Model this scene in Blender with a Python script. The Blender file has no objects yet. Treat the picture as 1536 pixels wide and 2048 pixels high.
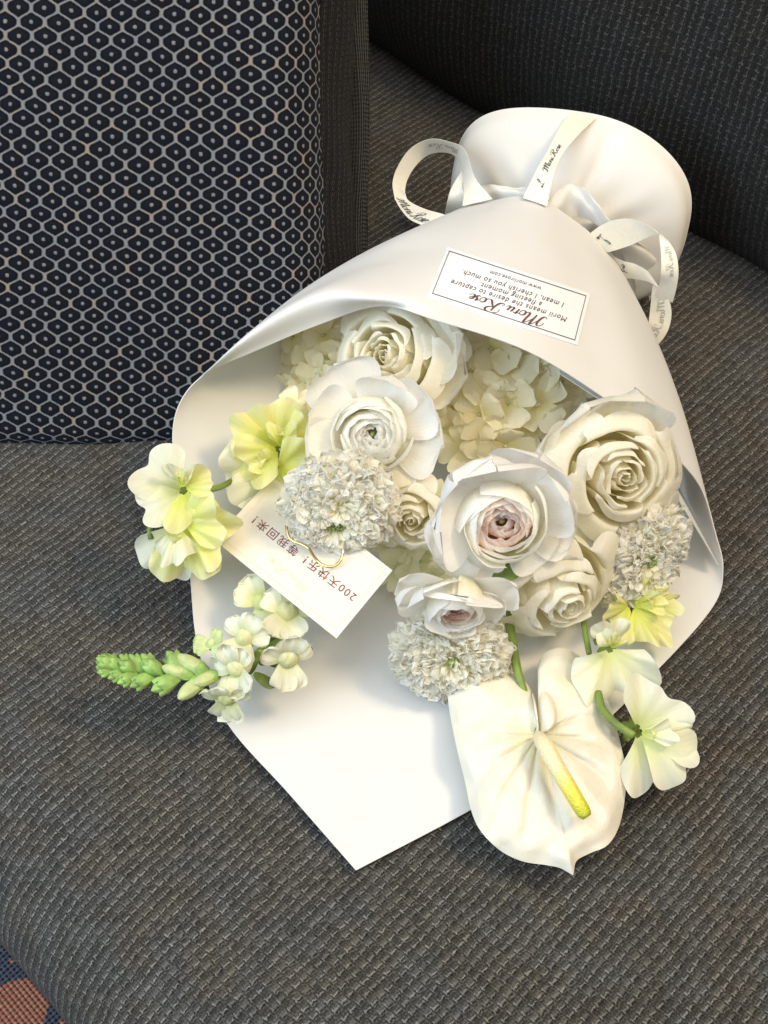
import bpy, math, random
import numpy as np
from mathutils import Vector, Matrix
from mathutils.bvhtree import BVHTree

sc = bpy.context.scene
COL = sc.collection
PI = math.pi

# ------------------------------------------------------------------ camera
TH = math.radians(54.0)      # pitch below the horizon
CAM_H = 0.64                 # metres above the seat
FPX = 2600.0                 # focal length in photo pixels
cam = bpy.data.cameras.new("camera")
cam_o = bpy.data.objects.new("camera", cam)
COL.objects.link(cam_o)
cam.sensor_fit = 'AUTO'
cam.sensor_width = 36.0
cam.lens = FPX / 2048.0 * 36.0
cam.clip_start = 0.02
cam.clip_end = 60.0
cam_o.location = (0, 0, CAM_H)
cam_o.rotation_euler = (PI / 2 - TH, 0, 0)
sc.camera = cam_o

# ------------------------------------------------------------------ world, lamps, exposure
w = bpy.data.worlds.new("World")
sc.world = w
w.use_nodes = True
bg = w.node_tree.nodes["Background"]
bg.inputs[0].default_value = (0.95, 0.96, 1.0, 1)
bg.inputs[1].default_value = 0.33
sc.view_settings.view_transform = 'Standard'
sc.view_settings.look = 'None'
sc.view_settings.exposure = -0.14
sc.view_settings.gamma = 1.0


def lamp(name, loc, target, size, energy, color, sy=None):
    l = bpy.data.lights.new(name, 'AREA')
    l.shape = 'RECTANGLE'
    l.size = size
    l.size_y = sy or size
    l.energy = energy
    l.color = color
    o = bpy.data.objects.new(name, l)
    COL.objects.link(o)
    o.location = loc
    o.rotation_euler = (Vector(target) - Vector(loc)).to_track_quat('-Z', 'Y').to_euler()
    return o


lamp("window_light", (-1.10, -0.15, 0.85), (0.0, 0.5, 0.0), 0.9, 21.0, (0.68, 0.85, 1.0), 1.1)
lamp("ceiling_light", (0.78, 0.36, 1.40), (0.08, 0.42, 0.0), 0.30, 15.5, (1.0, 0.77, 0.45))
lamp("fill_light", (0.02, 0.22, 1.75), (0.02, 0.44, 0.0), 1.7, 24.0, (1.0, 0.96, 0.90))  # soft overhead fill, added to flatten the shading

sc.cycles.max_bounces = 14
sc.cycles.diffuse_bounces = 12
sc.cycles.transmission_bounces = 12
sc.cycles.transparent_max_bounces = 8

# ------------------------------------------------------------------ helpers: places
cT, sT = math.cos(TH), math.sin(TH)
F_ = np.array([0, cT, -sT]); R_ = np.array([1.0, 0, 0]); U_ = np.array([0, sT, cT])
CAMP = np.array([0, 0, CAM_H])


def ray(px, py):
    return F_ + (px - 768.0) / FPX * R_ - (py - 1024.0) / FPX * U_


def P(px, py, z):
    """The place at height z above the seat that the photo shows at this pixel."""
    d = ray(px, py)
    return CAMP + d * ((z - CAM_H) / d[2])


def AX(r, u, t):
    v = r * R_ + u * U_ - t * F_
    return v / np.linalg.norm(v)


def frame(axis, roll=0.0, up=None):
    """Rotation whose local Z is axis; local Y is the picture's up turned by roll degrees."""
    z = Vector(axis).normalized()
    u = Vector(U_ if up is None else up)
    y = (u - z * u.dot(z))
    if y.length < 1e-4:
        y = Vector(R_) - z * z.dot(Vector(R_))
    y.normalize()
    x = y.cross(z)
    m = Matrix((x, y, z)).transposed()
    return (m @ Matrix.Rotation(math.radians(roll), 3, 'Z')).to_4x4()


def catmull(pts, n, closed=False):
    p = np.asarray(pts, float)
    k = len(p)
    if closed:
        q = np.vstack([p[-1], p, p[0], p[1]])
        segs = k
    else:
        q = np.vstack([2 * p[0] - p[1], p, 2 * p[-1] - p[-2]])
        segs = k - 1
    t = np.linspace(0, segs, n, endpoint=not closed)
    i = np.minimum(t.astype(int), segs - 1)
    f = (t - i)[:, None]
    a, b, c, d = q[i], q[i + 1], q[i + 2], q[i + 3]
    return 0.5 * ((2 * b) + (c - a) * f + (2 * a - 5 * b + 4 * c - d) * f ** 2 + (3 * b - a - 3 * c + d) * f ** 3)


def smooth(a, b, x):
    t = np.clip((x - a) / (b - a), 0, 1)
    return t * t * (3 - 2 * t)


# ------------------------------------------------------------------ helpers: meshes and objects
def gridmesh(name, V, mat, uv=None, wrap=False, flip=False):
    n, m = V.shape[:2]
    me = bpy.data.meshes.new(name)
    idx = np.arange(n * m).reshape(n, m)
    if wrap:
        idx = np.hstack([idx, idx[:, :1]])
    a, b, c, d = idx[:-1, :-1], idx[:-1, 1:], idx[1:, 1:], idx[1:, :-1]
    q = np.stack([a, b, c, d] if not flip else [d, c, b, a], -1).reshape(-1, 4)
    me.from_pydata(V.reshape(-1, 3).tolist(), [], q.tolist())
    mm = idx.shape[1]
    if uv is None:
        uu, vv = np.meshgrid(np.linspace(0, 1, mm), np.linspace(0, 1, n))
        UV = np.stack([uu, vv], -1)
    else:
        UV = uv
    ii = np.arange(n * mm).reshape(n, mm)
    a, b, c, d = ii[:-1, :-1], ii[:-1, 1:], ii[1:, 1:], ii[1:, :-1]
    lq = np.stack([a, b, c, d] if not flip else [d, c, b, a], -1).reshape(-1)
    lay = me.uv_layers.new(name="UVMap")
    lay.data.foreach_set("uv", UV.reshape(-1, 2)[lq].astype(np.float32).ravel())
    me.polygons.foreach_set("use_smooth", [True] * len(me.polygons))
    if mat:
        me.materials.append(mat)
    me.update()
    return me


def joinmesh(name, parts, mat):
    """One mesh from many (V grid) patches."""
    vs, fs, uvs, off = [], [], [], 0
    for V in parts:
        n, m = V.shape[:2]
        idx = np.arange(n * m).reshape(n, m) + off
        q = np.stack([idx[:-1, :-1], idx[:-1, 1:], idx[1:, 1:], idx[1:, :-1]], -1).reshape(-1, 4)
        uu, vv = np.meshgrid(np.linspace(0, 1, m), np.linspace(0, 1, n))
        vs.append(V.reshape(-1, 3)); fs.append(q); uvs.append(np.stack([uu, vv], -1).reshape(-1, 2))
        off += n * m
    vs, fs, uvs = np.vstack(vs), np.vstack(fs), np.vstack(uvs)
    me = bpy.data.meshes.new(name)
    me.from_pydata(vs.tolist(), [], fs.tolist())
    lay = me.uv_layers.new(name="UVMap")
    lay.data.foreach_set("uv", uvs[fs.ravel()].astype(np.float32).ravel())
    me.polygons.foreach_set("use_smooth", [True] * len(me.polygons))
    me.materials.append(mat)
    me.update()
    return me


def obj(name, me, parent=None, thick=0.0, kind=None, sub=0, offset=0.0):
    o = bpy.data.objects.new(name, me)
    COL.objects.link(o)
    if parent is not None:
        o.parent = parent
    if sub:
        s = o.modifiers.new("subdivision", 'SUBSURF')
        s.levels = s.render_levels = sub
    if thick:
        s = o.modifiers.new("thickness", 'SOLIDIFY')
        s.thickness = thick
        s.offset = offset
        e = o.modifiers.new("crisp_rim", 'EDGE_SPLIT')
        e.split_angle = math.radians(55)
    if kind:
        o["kind"] = kind
    return o


def tag(o, label, cat=None, group=None, kind=None):
    o["label"] = label
    if cat:
        o["category"] = cat
    if group:
        o["group"] = group
    if kind:
        o["kind"] = kind
    return o


def thing(name, label, cat, loc=(0, 0, 0), axis=None, roll=0.0, group=None):
    o = bpy.data.objects.new(name, None)
    COL.objects.link(o)
    o.empty_display_size = 0.01
    m = frame(axis, roll) if axis is not None else Matrix.Identity(4)
    m.translation = Vector(loc)
    o.matrix_world = m
    return tag(o, label, cat, group)


def tube(path, rad, sides=10, n=None, cap=True):
    """V grid of a tube swept along path (k,3); rad scalar or per path point."""
    p = np.asarray(path, float)
    r = np.full(len(p), rad, float) if np.isscalar(rad) else np.asarray(rad, float)
    if n:
        pr = catmull(np.hstack([p, r[:, None]]), n)
        p, r = pr[:, :3], np.maximum(pr[:, 3], 1e-5)
    t = np.gradient(p, axis=0)
    t /= np.linalg.norm(t, axis=1)[:, None] + 1e-12
    ref = np.array([0.13, 0.21, 0.97]) if abs(t[0][2]) < .9 else np.array([1.0, 0.1, 0])
    u = ref - t[0] * ref.dot(t[0]); u /= np.linalg.norm(u)
    us = []
    for k in range(len(p)):
        u = u - t[k] * u.dot(t[k]); u /= np.linalg.norm(u)
        us.append(u)
    us = np.array(us)
    ws = np.cross(t, us)
    a = np.linspace(0, 2 * PI, sides + 1)
    V = p[:, None] + r[:, None, None] * (np.cos(a)[None, :, None] * us[:, None] + np.sin(a)[None, :, None] * ws[:, None])
    if cap:
        V = np.concatenate([np.repeat(p[:1, None], sides + 1, 1), V, np.repeat(p[-1:, None], sides + 1, 1)], 0)
    return V


def ellipsoid(c, rx, ry, rz, n=9, m=12, point=0.0):
    t = np.linspace(0, PI, n)
    a = np.linspace(0, 2 * PI, m + 1)
    s = np.sin(t) ** (1 + point * smooth(0.5 * PI, 0, t))
    V = np.zeros((n, m + 1, 3))
    V[..., 0] = rx * s[:, None] * np.cos(a)
    V[..., 1] = ry * s[:, None] * np.sin(a)
    V[..., 2] = rz * np.cos(t)[:, None]
    return V + np.asarray(c)


def xform(V, M):
    A = np.array(M)
    return V @ A[:3, :3].T + A[:3, 3]


def rotz(a):
    c, s = math.cos(a), math.sin(a)
    return np.array([[c, -s, 0], [s, c, 0], [0, 0, 1.0]])


def rotx(a):
    c, s = math.cos(a), math.sin(a)
    return np.array([[1.0, 0, 0], [0, c, -s], [0, s, c]])


def roty(a):
    c, s = math.cos(a), math.sin(a)
    return np.array([[c, 0, s], [0, 1.0, 0], [-s, 0, c]])


class Wob:
    """Smooth random waves of (u, v)."""
    def __init__(s, rng, fu=2.0, fv=1.0, k=4):
        s.c = [(rng.uniform(.4, 1) * fu * (1 + .6 * i), rng.uniform(-1, 1) * fv * (1 + .4 * i), rng.uniform(0, 2 * PI), 1.0 / (1 + .5 * i)) for i in range(k)]

    def __call__(s, u, v):
        return sum(a * np.sin(fu * u * PI + fv * v * PI + ph) for fu, fv, ph, a in s.c) / 1.7


# ------------------------------------------------------------------ helpers: node materials
class E:
    """A socket with arithmetic."""
    def __init__(s, nt, sock):
        s.nt, s.s = nt, sock

    def op(s, o, b=None, c=None, clamp=False):
        n = s.nt.nodes.new('ShaderNodeMath')
        n.operation = o
        n.use_clamp = clamp
        for k, x in enumerate((s, b, c)):
            if x is None:
                continue
            if isinstance(x, E):
                s.nt.links.new(x.s, n.inputs[k])
            else:
                n.inputs[k].default_value = x
        return E(s.nt, n.outputs[0])

    def __add__(s, b): return s.op('ADD', b)
    def __radd__(s, b): return s.op('ADD', b)
    def __sub__(s, b): return s.op('SUBTRACT', b)
    def __rsub__(s, b): return (s * -1.0) + b
    def __mul__(s, b): return s.op('MULTIPLY', b)
    def __rmul__(s, b): return s.op('MULTIPLY', b)
    def __truediv__(s, b): return s.op('DIVIDE', b)
    def floor(s): return s.op('FLOOR')
    def fract(s): return s.op('FRACT')
    def abs(s): return s.op('ABSOLUTE')
    def min(s, b): return s.op('MINIMUM', b)
    def max(s, b): return s.op('MAXIMUM', b)
    def sin(s): return s.op('SINE')
    def sqrt(s): return s.op('SQRT')
    def mod2(s): return s.op('FLOORED_MODULO', 2.0)
    def lerp(s, a, b): return (b - a) * s + a if isinstance(b, E) else s * (b - a) + a

    def ramp(s, a, b):
        n = s.nt.nodes.new('ShaderNodeMapRange')
        n.interpolation_type = 'SMOOTHSTEP'
        s.nt.links.new(s.s, n.inputs[0])
        n.inputs[1].default_value = a
        n.inputs[2].default_value = b
        return E(s.nt, n.outputs[0])


class Mat:
    def __init__(s, name):
        s.m = bpy.data.materials.new(name)
        s.m.use_nodes = True
        s.nt = s.m.node_tree
        s.b = s.nt.nodes["Principled BSDF"]
        s.out = s.nt.nodes["Material Output"]

    def node(s, t, **kw):
        n = s.nt.nodes.new(t)
        for k, v in kw.items():
            setattr(n, k, v)
        return n

    def link(s, a, b):
        s.nt.links.new(a.s if isinstance(a, E) else a, b)

    def e(s, sock): return E(s.nt, sock)

    def uv(s):
        n = s.node('ShaderNodeTexCoord')
        x = s.node('ShaderNodeSeparateXYZ')
        s.link(n.outputs['UV'], x.inputs[0])
        return s.e(x.outputs[0]), s.e(x.outputs[1])

    def objco(s):
        return s.node('ShaderNodeTexCoord').outputs['Object']

    def vec(s, x, y, z=0.0):
        n = s.node('ShaderNodeCombineXYZ')
        for k, v in enumerate((x, y, z)):
            if isinstance(v, E):
                s.link(v, n.inputs[k])
            else:
                n.inputs[k].default_value = v
        return n.outputs[0]

    def noise(s, vec, scale, detail=3.0, rough=.55, color=False):
        n = s.node('ShaderNodeTexNoise')
        if vec is not None:
            s.link(vec, n.inputs['Vector'])
        n.inputs['Scale'].default_value = scale
        n.inputs['Detail'].default_value = detail
        n.inputs['Roughness'].default_value = rough
        return n.outputs['Color'] if color else s.e(n.outputs[0])

    def white(s, vec):
        n = s.node('ShaderNodeTexWhiteNoise', noise_dimensions='3D')
        s.link(vec, n.inputs['Vector'])
        return s.e(n.outputs['Value'])

    def mix(s, f, a, b, mode='MIX'):
        n = s.node('ShaderNodeMix', data_type='RGBA', blend_type=mode)
        for sock, v in ((n.inputs[0], f), (n.inputs[6], a), (n.inputs[7], b)):
            if isinstance(v, E):
                s.link(v, sock)
            elif hasattr(v, 'links'):
                s.link(v, sock)
            elif isinstance(v, (int, float)):
                sock.default_value = v
            else:
                sock.default_value = (*v, 1)
        return n.outputs[2]

    def bump(s, h, dist=.001, strength=1.0):
        n = s.node('ShaderNodeBump')
        n.inputs['Strength'].default_value = strength
        n.inputs['Distance'].default_value = dist
        s.link(h, n.inputs['Height'])
        return n.outputs[0]

    def set(s, color=None, rough=.5, spec=.5, sheen=0.0, normal=None, metal=0.0, coat=0.0):
        if color is not None:
            if hasattr(color, 'links'):
                s.link(color, s.b.inputs['Base Color'])
            else:
                s.b.inputs['Base Color'].default_value = (*color, 1)
        s.b.inputs['Roughness'].default_value = rough
        s.b.inputs['Specular IOR Level'].default_value = spec
        s.b.inputs['Sheen Weight'].default_value = sheen
        s.b.inputs['Metallic'].default_value = metal
        s.b.inputs['Coat Weight'].default_value = coat
        if normal is not None:
            s.link(normal, s.b.inputs['Normal'])
        return s

    def translucent(s, fac, color, normal=None):
        t = s.node('ShaderNodeBsdfTranslucent')
        if hasattr(color, 'links'):
            s.link(color, t.inputs[0])
        else:
            t.inputs[0].default_value = (*color, 1)
        if normal is not None:
            s.link(normal, t.inputs['Normal'])
        x = s.node('ShaderNodeMixShader')
        x.inputs[0].default_value = fac
        s.link(s.b.outputs[0], x.inputs[1])
        s.link(t.outputs[0], x.inputs[2])
        s.link(x.outputs[0], s.out.inputs[0])
        return s


def weave_mat(name, pu, pv, dark, mid, light, bump=.0009, sheen=.06, amount=1.0, cross=1.0):
    """Coarse upholstery weave: fine mid ground, a pale yarn float and cross float in every repeat. UV in metres."""
    M = Mat(name)
    u, v = M.uv()
    co = M.vec(u, v)
    nz = M.node('ShaderNodeSeparateColor')
    M.link(M.noise(co, 48.0, 2.0, color=True), nz.inputs[0])
    nf = M.node('ShaderNodeSeparateColor')
    M.link(M.noise(co, 620.0, 2.0, color=True), nf.inputs[0])
    p = u * (1 / pu) + (M.e(nz.outputs[0]) - .5) * .55 + (M.e(nf.outputs[0]) - .5) * .40
    q = v * (1 / pv) + (M.e(nz.outputs[1]) - .5) * .55 + (M.e(nf.outputs[1]) - .5) * .40
    i = p.floor()
    q = q + M.white(M.vec(i, 4.0, 6.0)) * .45
    j = q.floor()
    x, y = p.fract() - .5, q.fract() - .5
    r1, r2 = M.white(M.vec(i, j, 1.0)), M.white(M.vec(i, j, 5.0))
    r3 = M.white(M.vec(i, j, 9.0))
    rrow = M.white(M.vec(i, 3.0, 2.0))

    def box(a, wa, b, wb, soft=.08):
        return (1.0 - (a.abs() - wa).ramp(-soft, soft)) * (1.0 - (b.abs() - wb).ramp(-soft, soft))
    st_ = box(x + .02 - (r1 - .5) * .16, .080, y - .10 + (r2 - .5) * .12, .34)          # float along v
    bl = box(y + .30 + (r2 - .5) * .12, .085, x + .06 + (r3 - .5) * .1, .25)                # cross float
    sh = box(x - .19, .055, y - .06, .30, .07)                             # shadow beside the float, painted dark and dented
    sl = box(x - .44, .055, y - .02 + (r3 - .5) * .3, .30, .06)            # slit in the ground
    sc_ = box(y + .455, .05, x - .10, .26, .06)                             # gap under the cross float
    s2 = box(x - .30, .06, y + .06 + (r1 - .5) * .2, .20, .06)             # short second float
    # ground: four fine threads each way
    g4 = ((x + y * .12) * (2 * PI * 3)).sin() * .5 + .5
    g5 = ((y - x * .10) * (2 * PI * 3)).sin() * .5 + .5
    fine = M.noise(co, 2100.0, 2.0)
    h = (g4 * .22 + g5 * .18 + fine * .3) + st_ * .85 * (r1 * .5 + .6) + bl * .9 * (r2 * .5 + .6) + s2 * .5 - sh * .7 - sl * .6 - sc_ * .6
    ground = M.mix((g4 * .35 + g5 * .25 + fine * .5 + (r3 - .5) * .35).ramp(.15, .95), tuple(k * .38 for k in mid), tuple(k * 1.5 for k in mid))
    lf = M.mix(fine, tuple(k * .72 for k in light), tuple(k * 1.15 for k in light))
    c = M.mix((st_ * (r1 * .75 + rrow * .35 + .15) * amount).min(1.0), ground, lf)
    c = M.mix(s2 * (r3 * .5) * amount, c, lf)
    c = M.mix((bl * (r2 * .75 + .25) * (amount * cross)).min(1.0), c, lf)
    c = M.mix((sh * .9).max(sl * (r3 * .8 + .2)).max(sc_ * (r2 * .7 + .3)), c, dark)
    warm = M.mix(M.noise(co, 31.0, 1.0).ramp(.35, .65), (1.0, .95, .89), (.93, .98, 1.03))
    c = M.mix(1.0, c, warm, 'MULTIPLY')
    big = M.noise(co, 16.0, 3.0)
    tone = big.lerp(.86, 1.14)
    c = M.mix(1.0, c, M.vec(tone, tone, tone), 'MULTIPLY')
    M.set(c, .85, .2, sheen, M.bump(h, bump))
    return M.m


def hex_mat(name):
    """Navy jacquard with pale hexagon outlines and a dot in each; UV in metres."""
    M = Mat(name)
    u0, v0 = M.uv()
    co = M.vec(u0, v0)
    nz = M.node('ShaderNodeSeparateColor')
    M.link(M.noise(co, 900.0, 1.0, color=True), nz.inputs[0])
    nb = M.node('ShaderNodeSeparateColor')
    M.link(M.noise(co, 26.0, 1.0, color=True), nb.inputs[0])
    u = u0 + (M.e(nz.outputs[0]) - .5) * .0007 + (M.e(nb.outputs[0]) - .5) * .004
    v = v0 + (M.e(nz.outputs[1]) - .5) * .0007 + (M.e(nb.outputs[1]) - .5) * .004
    Wd, Hd = .0143, .0149

    def cell(du, dv):
        x = ((u * (1 / Wd) + du).fract() - .5) * Wd
        y = ((v * (1 / Hd) + dv).fract() - .5) * Hd
        ax, ay = x.abs(), y.abs()
        d = ((ax * (1.04 / (Wd * .5))).op('POWER', 14.0) + ((ay + ax * .55) * (1 / .00575)).op('POWER', 14.0)).op('POWER', 1 / 14.0)
        dot = ax.max(ay) + (ax + ay) * .35
        return d, dot
    d1, t1 = cell(0.0, 0.0)
    d2, t2 = cell(.5, .5)
    d, t = d1.min(d2), t1.min(t2)
    line = (d + ((u0 + v0) * 6900.0).sin() * .035).ramp(.845, .94)
    dot = 1.0 - t.ramp(.0011, .0018)
    twist = ((u0 + v0) * 5200.0).sin() * .5 + .5
    fine = M.noise(co, 1500.0, 2.0)
    lcol = M.mix(M.noise(co, 75.0, 2.0).ramp(.45, .70), (.25, .262, .28), (.36, .295, .245))
    lcol = M.mix(twist * .6, lcol, (.06, .065, .08))
    ground = M.mix(fine.ramp(.35, .7), (.0022, .0028, .005), (.010, .0125, .021))
    mark = line.max(dot * .9)
    ground = M.mix(d.ramp(.55, .82) * .8, ground, (.0025, .003, .005))
    c = M.mix(mark, ground, lcol)
    puff = (1.0 - d) * .8 + fine * .35 + mark * .25 + twist * .08
    M.set(c, .85, .12, .03, M.bump(puff, .0014))
    M.b.inputs['Sheen Tint'].default_value = (.7, .8, 1, 1)
    return M.m


def petal_mat(name, base, tip, edge=None, trans=.32, rough=.5, mid=.45, veins=.06, coat=0.0, relief=.5):
    """Petal colour runs from base (v=0) to tip (v=1) with fine veins along the petal."""
    M = Mat(name)
    u, v = M.uv()
    co = M.objco()
    n = M.noise(co, 120.0, 3.0)
    f = (v + (n - .5) * .25).ramp(0.0, mid * 2)
    c = M.mix(f, base, tip)
    if edge is not None:
        c = M.mix((v + (n - .5) * .12).ramp(.80, 1.0) * .8, c, edge)
    vein = M.noise(M.vec((u - .5) * (1.6 - v * .6) * 22.0, v * 1.6), 1.0, 4.0, .6)
    c = M.mix((vein.ramp(.42, .62)) * veins * 2.0, c, tuple(x * .72 for x in tip))
    nrm = M.bump(vein + n * .5, .0006, relief)
    M.set(c, rough, .35, .08, nrm, coat=coat)
    M.translucent(trans, c, nrm)
    return M.m


def plain_mat(name, col, rough=.5, spec=.5, var=.12, scale=150.0, bump=.0, trans=0.0, metal=0.0, sheen=0.0):
    M = Mat(name)
    n = M.noise(M.objco(), scale, 4.0)
    c = M.mix(n.ramp(.3, .7), tuple(x * (1 - var) for x in col), tuple(min(1, x * (1 + var)) for x in col))
    M.set(c, rough, spec, sheen, M.bump(n, bump) if bump else None, metal)
    if trans:
        M.translucent(trans, c)
    return M.m




def paper_mat(name, col):
    """Matte sheet with slight cockling."""
    M = Mat(name)
    co = M.objco()
    n, k = M.noise(co, 400.0, 3.0), M.noise(co, 16.0, 2.0)
    nb = M.bump(k + n * .012, .0035, .6)
    M.set(col, .9, .12, .0, nb)
    M.translucent(.22, col, nb)
    return M.m


PAPER = paper_mat("white_paper", (.795, .795, .79))
COLLAR = paper_mat("cream_paper", (.84, .825, .79))
CARD = plain_mat("card_stock", (.74, .69, .60), .6, .3, .01, 500.0, .00004)
STICKER = plain_mat("sticker_paper", (.84, .84, .88), .35, .5, .006, 400.0)
RIBBON = plain_mat("satin_ribbon", (.84, .81, .71), .33, .5, .03, 600.0, .00008, trans=.18, sheen=.2)
INK = plain_mat("dark_ink", (.06, .06, .075), .6, .3)
INK_BROWN = plain_mat("brown_ink", (.13, .075, .08), .5, .4)
INK_RED = plain_mat("red_ink", (.20, .045, .055), .6, .3)
INK_GOLD = plain_mat("gold_ink", (.78, .66, .46), .4, .5)
INK_PALE = plain_mat("pale_ink", (.42, .41, .36), .5, .4)
GOLD = plain_mat("gold_wire", (.72, .52, .22), .22, .5, .03, metal=1.0)
STEM = plain_mat("green_stem", (.16, .23, .045), .45, .4, .25, 90.0, .0002)
LEAF = plain_mat("green_leaf", (.16, .23, .045), .45, .4, .3, 120.0, .0003, trans=.2)
BUD = plain_mat("green_bud", (.32, .50, .14), .45, .4, .22, 160.0, .0003, trans=.15)
PALE_BUD = plain_mat("pale_bud", (.62, .70, .34), .5, .35, .12, 160.0, .0002, trans=.25)
HEART = plain_mat("heart_green", (.33, .40, .13), .5, .3, .25, 500.0, .0003, trans=.2)
EYE = plain_mat("green_eye", (.30, .30, .12), .6, .3, .3, 600.0, .0004)

ROSE = petal_mat("rose_petal", (.92, .87, .60), (.955, .93, .835), (.96, .945, .89), .46)
RAN = petal_mat("ranunculus_petal", (.90, .88, .62), (.955, .94, .88), (.96, .95, .91), .45, veins=.03)
GUARD = petal_mat("ranunculus_guard_petal", (.80, .82, .52), (.955, .94, .905), None, .45, mid=.22, veins=.035)
BLUSH = petal_mat("blush_petal", (.93, .60, .42), (.95, .80, .69), (.95, .88, .82), .42, veins=.04)
HYD = petal_mat("hydrangea_petal", (.90, .82, .42), (.95, .90, .68), None, .40, mid=.3, veins=.07)
HYDG = petal_mat("green_hydrangea_petal", (.78, .80, .46), (.90, .89, .68), None, .38, mid=.4, veins=.07)
PEA = petal_mat("yellow_sweet_pea_petal", (.76, .81, .14), (.91, .89, .44), (.92, .91, .55), .42, mid=.5, veins=.06)
PEAP = petal_mat("pale_sweet_pea_petal", (.80, .84, .36), (.92, .92, .74), (.93, .93, .80), .42, mid=.4, veins=.06)
SNAP = petal_mat("snapdragon_petal", (.82, .83, .46), (.91, .91, .78), None, .40, mid=.35, veins=.05)
SCAB = petal_mat("scabiosa_petal", (.92, .89, .70), (.97, .955, .885), None, .55, veins=.0, relief=.08)

# ------------------------------------------------------------------ sofa, pillow, carpet
SEATW = weave_mat("seat_weave", .0054, .0048, (.005, .0045, .004), (.060, .057, .051), (.27, .26, .238))
BACKW = weave_mat("shaded_back_weave", .0060, .0050, (.004, .004, .004), (.014, .0132, .0126), (.115, .111, .106), amount=.75, cross=1.6)  # same fabric as the seat, with the shade painted into its colours
S_ = np.array([.7071, -.7071, 0]); D_ = np.array([.7071, .7071, 0])   # along the sofa, and into its depth


def profile_sheet(name, prof, s0, s1, ns, mat, wob=None):
    """Sweep a (d, z) profile along the sofa; UV = (along, arc length) in metres."""
    prof = np.asarray(prof, float)
    arc = np.concatenate([[0], np.cumsum(np.linalg.norm(np.diff(prof, axis=0), axis=1))])
    s = np.linspace(s0, s1, ns)
    V = S_[None, None] * s[None, :, None] + D_[None, None] * prof[:, None, :1] + np.array([0, 0, 1.0]) * prof[:, None, 1:2]
    if wob is not None:
        V = V + wob(s[None, :], arc[:, None])
    uv = np.stack(np.broadcast_arrays(s[None, :], arc[:, None]), -1)
    return gridmesh(name, V, mat, uv)


a = np.linspace(0, PI / 2, 14)
front = [(.020, -.34), (.016, -.22), (.013, -.12), (.013, -.075)] + [(.013 + .075 * (1 - math.cos(t)), -.075 + .074 * math.sin(t)) for t in a]
fl = np.linspace(.088, .86, 90)
flat = np.stack([fl[1:], -.001 + .004 * smooth(.088, .25, fl[1:]) - .006 * smooth(.5, .68, fl[1:])], -1)
seatp = np.vstack([catmull(front[:4], 30)[:-1], np.array(front[4:]), flat])


def seat_wob(s, t):
    h = .0016 * np.sin(s * 23 + t * 9) + .0012 * np.sin(s * 41 - t * 31 + 1.0)
    return h[..., None] * np.array([0, 0, 1.0])


o = obj("seat_cushion", profile_sheet("seat_cushion", seatp, -1.1, .75, 140, SEATW, seat_wob))
tag(o, "grey basket weave sofa seat that the bouquet lies on", "sofa seat")

backp = catmull([(.72, -.05), (.672, -.012), (.650, .025), (.642, .08), (.650, .15), (.680, .24), (.735, .34), (.81, .42), (.90, .46)], 90)


def back_wob(s, t):
    h = .006 * np.sin(s * 9 + .6) * np.sin(t * 7) + .0025 * np.sin(s * 33 + t * 21)
    # a pulled crease
    cr = -.010 * np.exp(-((t - .20 - .25 * (s - .02)) / .010) ** 2) * smooth(-.06, .06, s)
    return (h + cr)[..., None] * (-D_)


o = obj("back_cushion", profile_sheet("back_cushion", backp, -1.0, .6, 160, BACKW, back_wob))
tag(o, "grey woven sofa back cushion, coloured darker for shade, behind the bouquet's collar", "sofa cushion")

# carpet on the floor in front of the sofa
M = Mat("carpet")
u, v = M.uv()
cv = M.vec(u, v)
vor = M.node('ShaderNodeTexVoronoi', feature='DISTANCE_TO_EDGE')
dst = M.noise(cv, 7.0, 2.0, color=True)
va = M.node('ShaderNodeVectorMath', operation='MULTIPLY_ADD')
M.link(dst, va.inputs[0]); va.inputs[1].default_value = (.05, .05, 0); M.link(cv, va.inputs[2])
M.link(va.outputs[0], vor.inputs['Vector'])
vor.inputs['Scale'].default_value = 21.0
knit = (u * 1256.0).sin() * (v * 1256.0).sin()
nn = M.noise(cv, 300.0, 3.0)
line = 1.0 - M.e(vor.outputs[0]).ramp(.10, .14)
org = M.mix(nn.ramp(.3, .7), (.55, .16, .085), (.74, .32, .19))
nav = M.mix(nn.ramp(.3, .7), (.03, .045, .08), (.09, .13, .20))
c = M.mix(line, org, nav)
c = M.mix(knit.ramp(-.6, .6) * .5, c, (.03, .015, .015))
M.set(c, .95, .1, .2, M.bump(knit + nn * .5, .002))
sx = np.linspace(-2.5, 2.5, 6); sy = np.linspace(-2.5, 2.5, 6)
V = np.zeros((6, 6, 3)); V[..., 0] = sx[None]; V[..., 1] = sy[:, None]; V[..., 2] = -.37
o = obj("floor", gridmesh("floor", V, M.m, V[..., :2].copy()))
tag(o, "orange and navy patterned carpet below the sofa's front edge", "carpet", kind="structure")

# hexagon pillow ------------------------------------------------------------
LEAN = math.radians(35)
PO = np.array([0, .508, .0])                       # bottom line of its front face
PU = np.array([0, math.sin(LEAN), math.cos(LEAN)])  # up the face
PN = np.array([0, -math.cos(LEAN), math.sin(LEAN)])  # out of the face
HEX = hex_mat("hexagon_jacquard")


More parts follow.
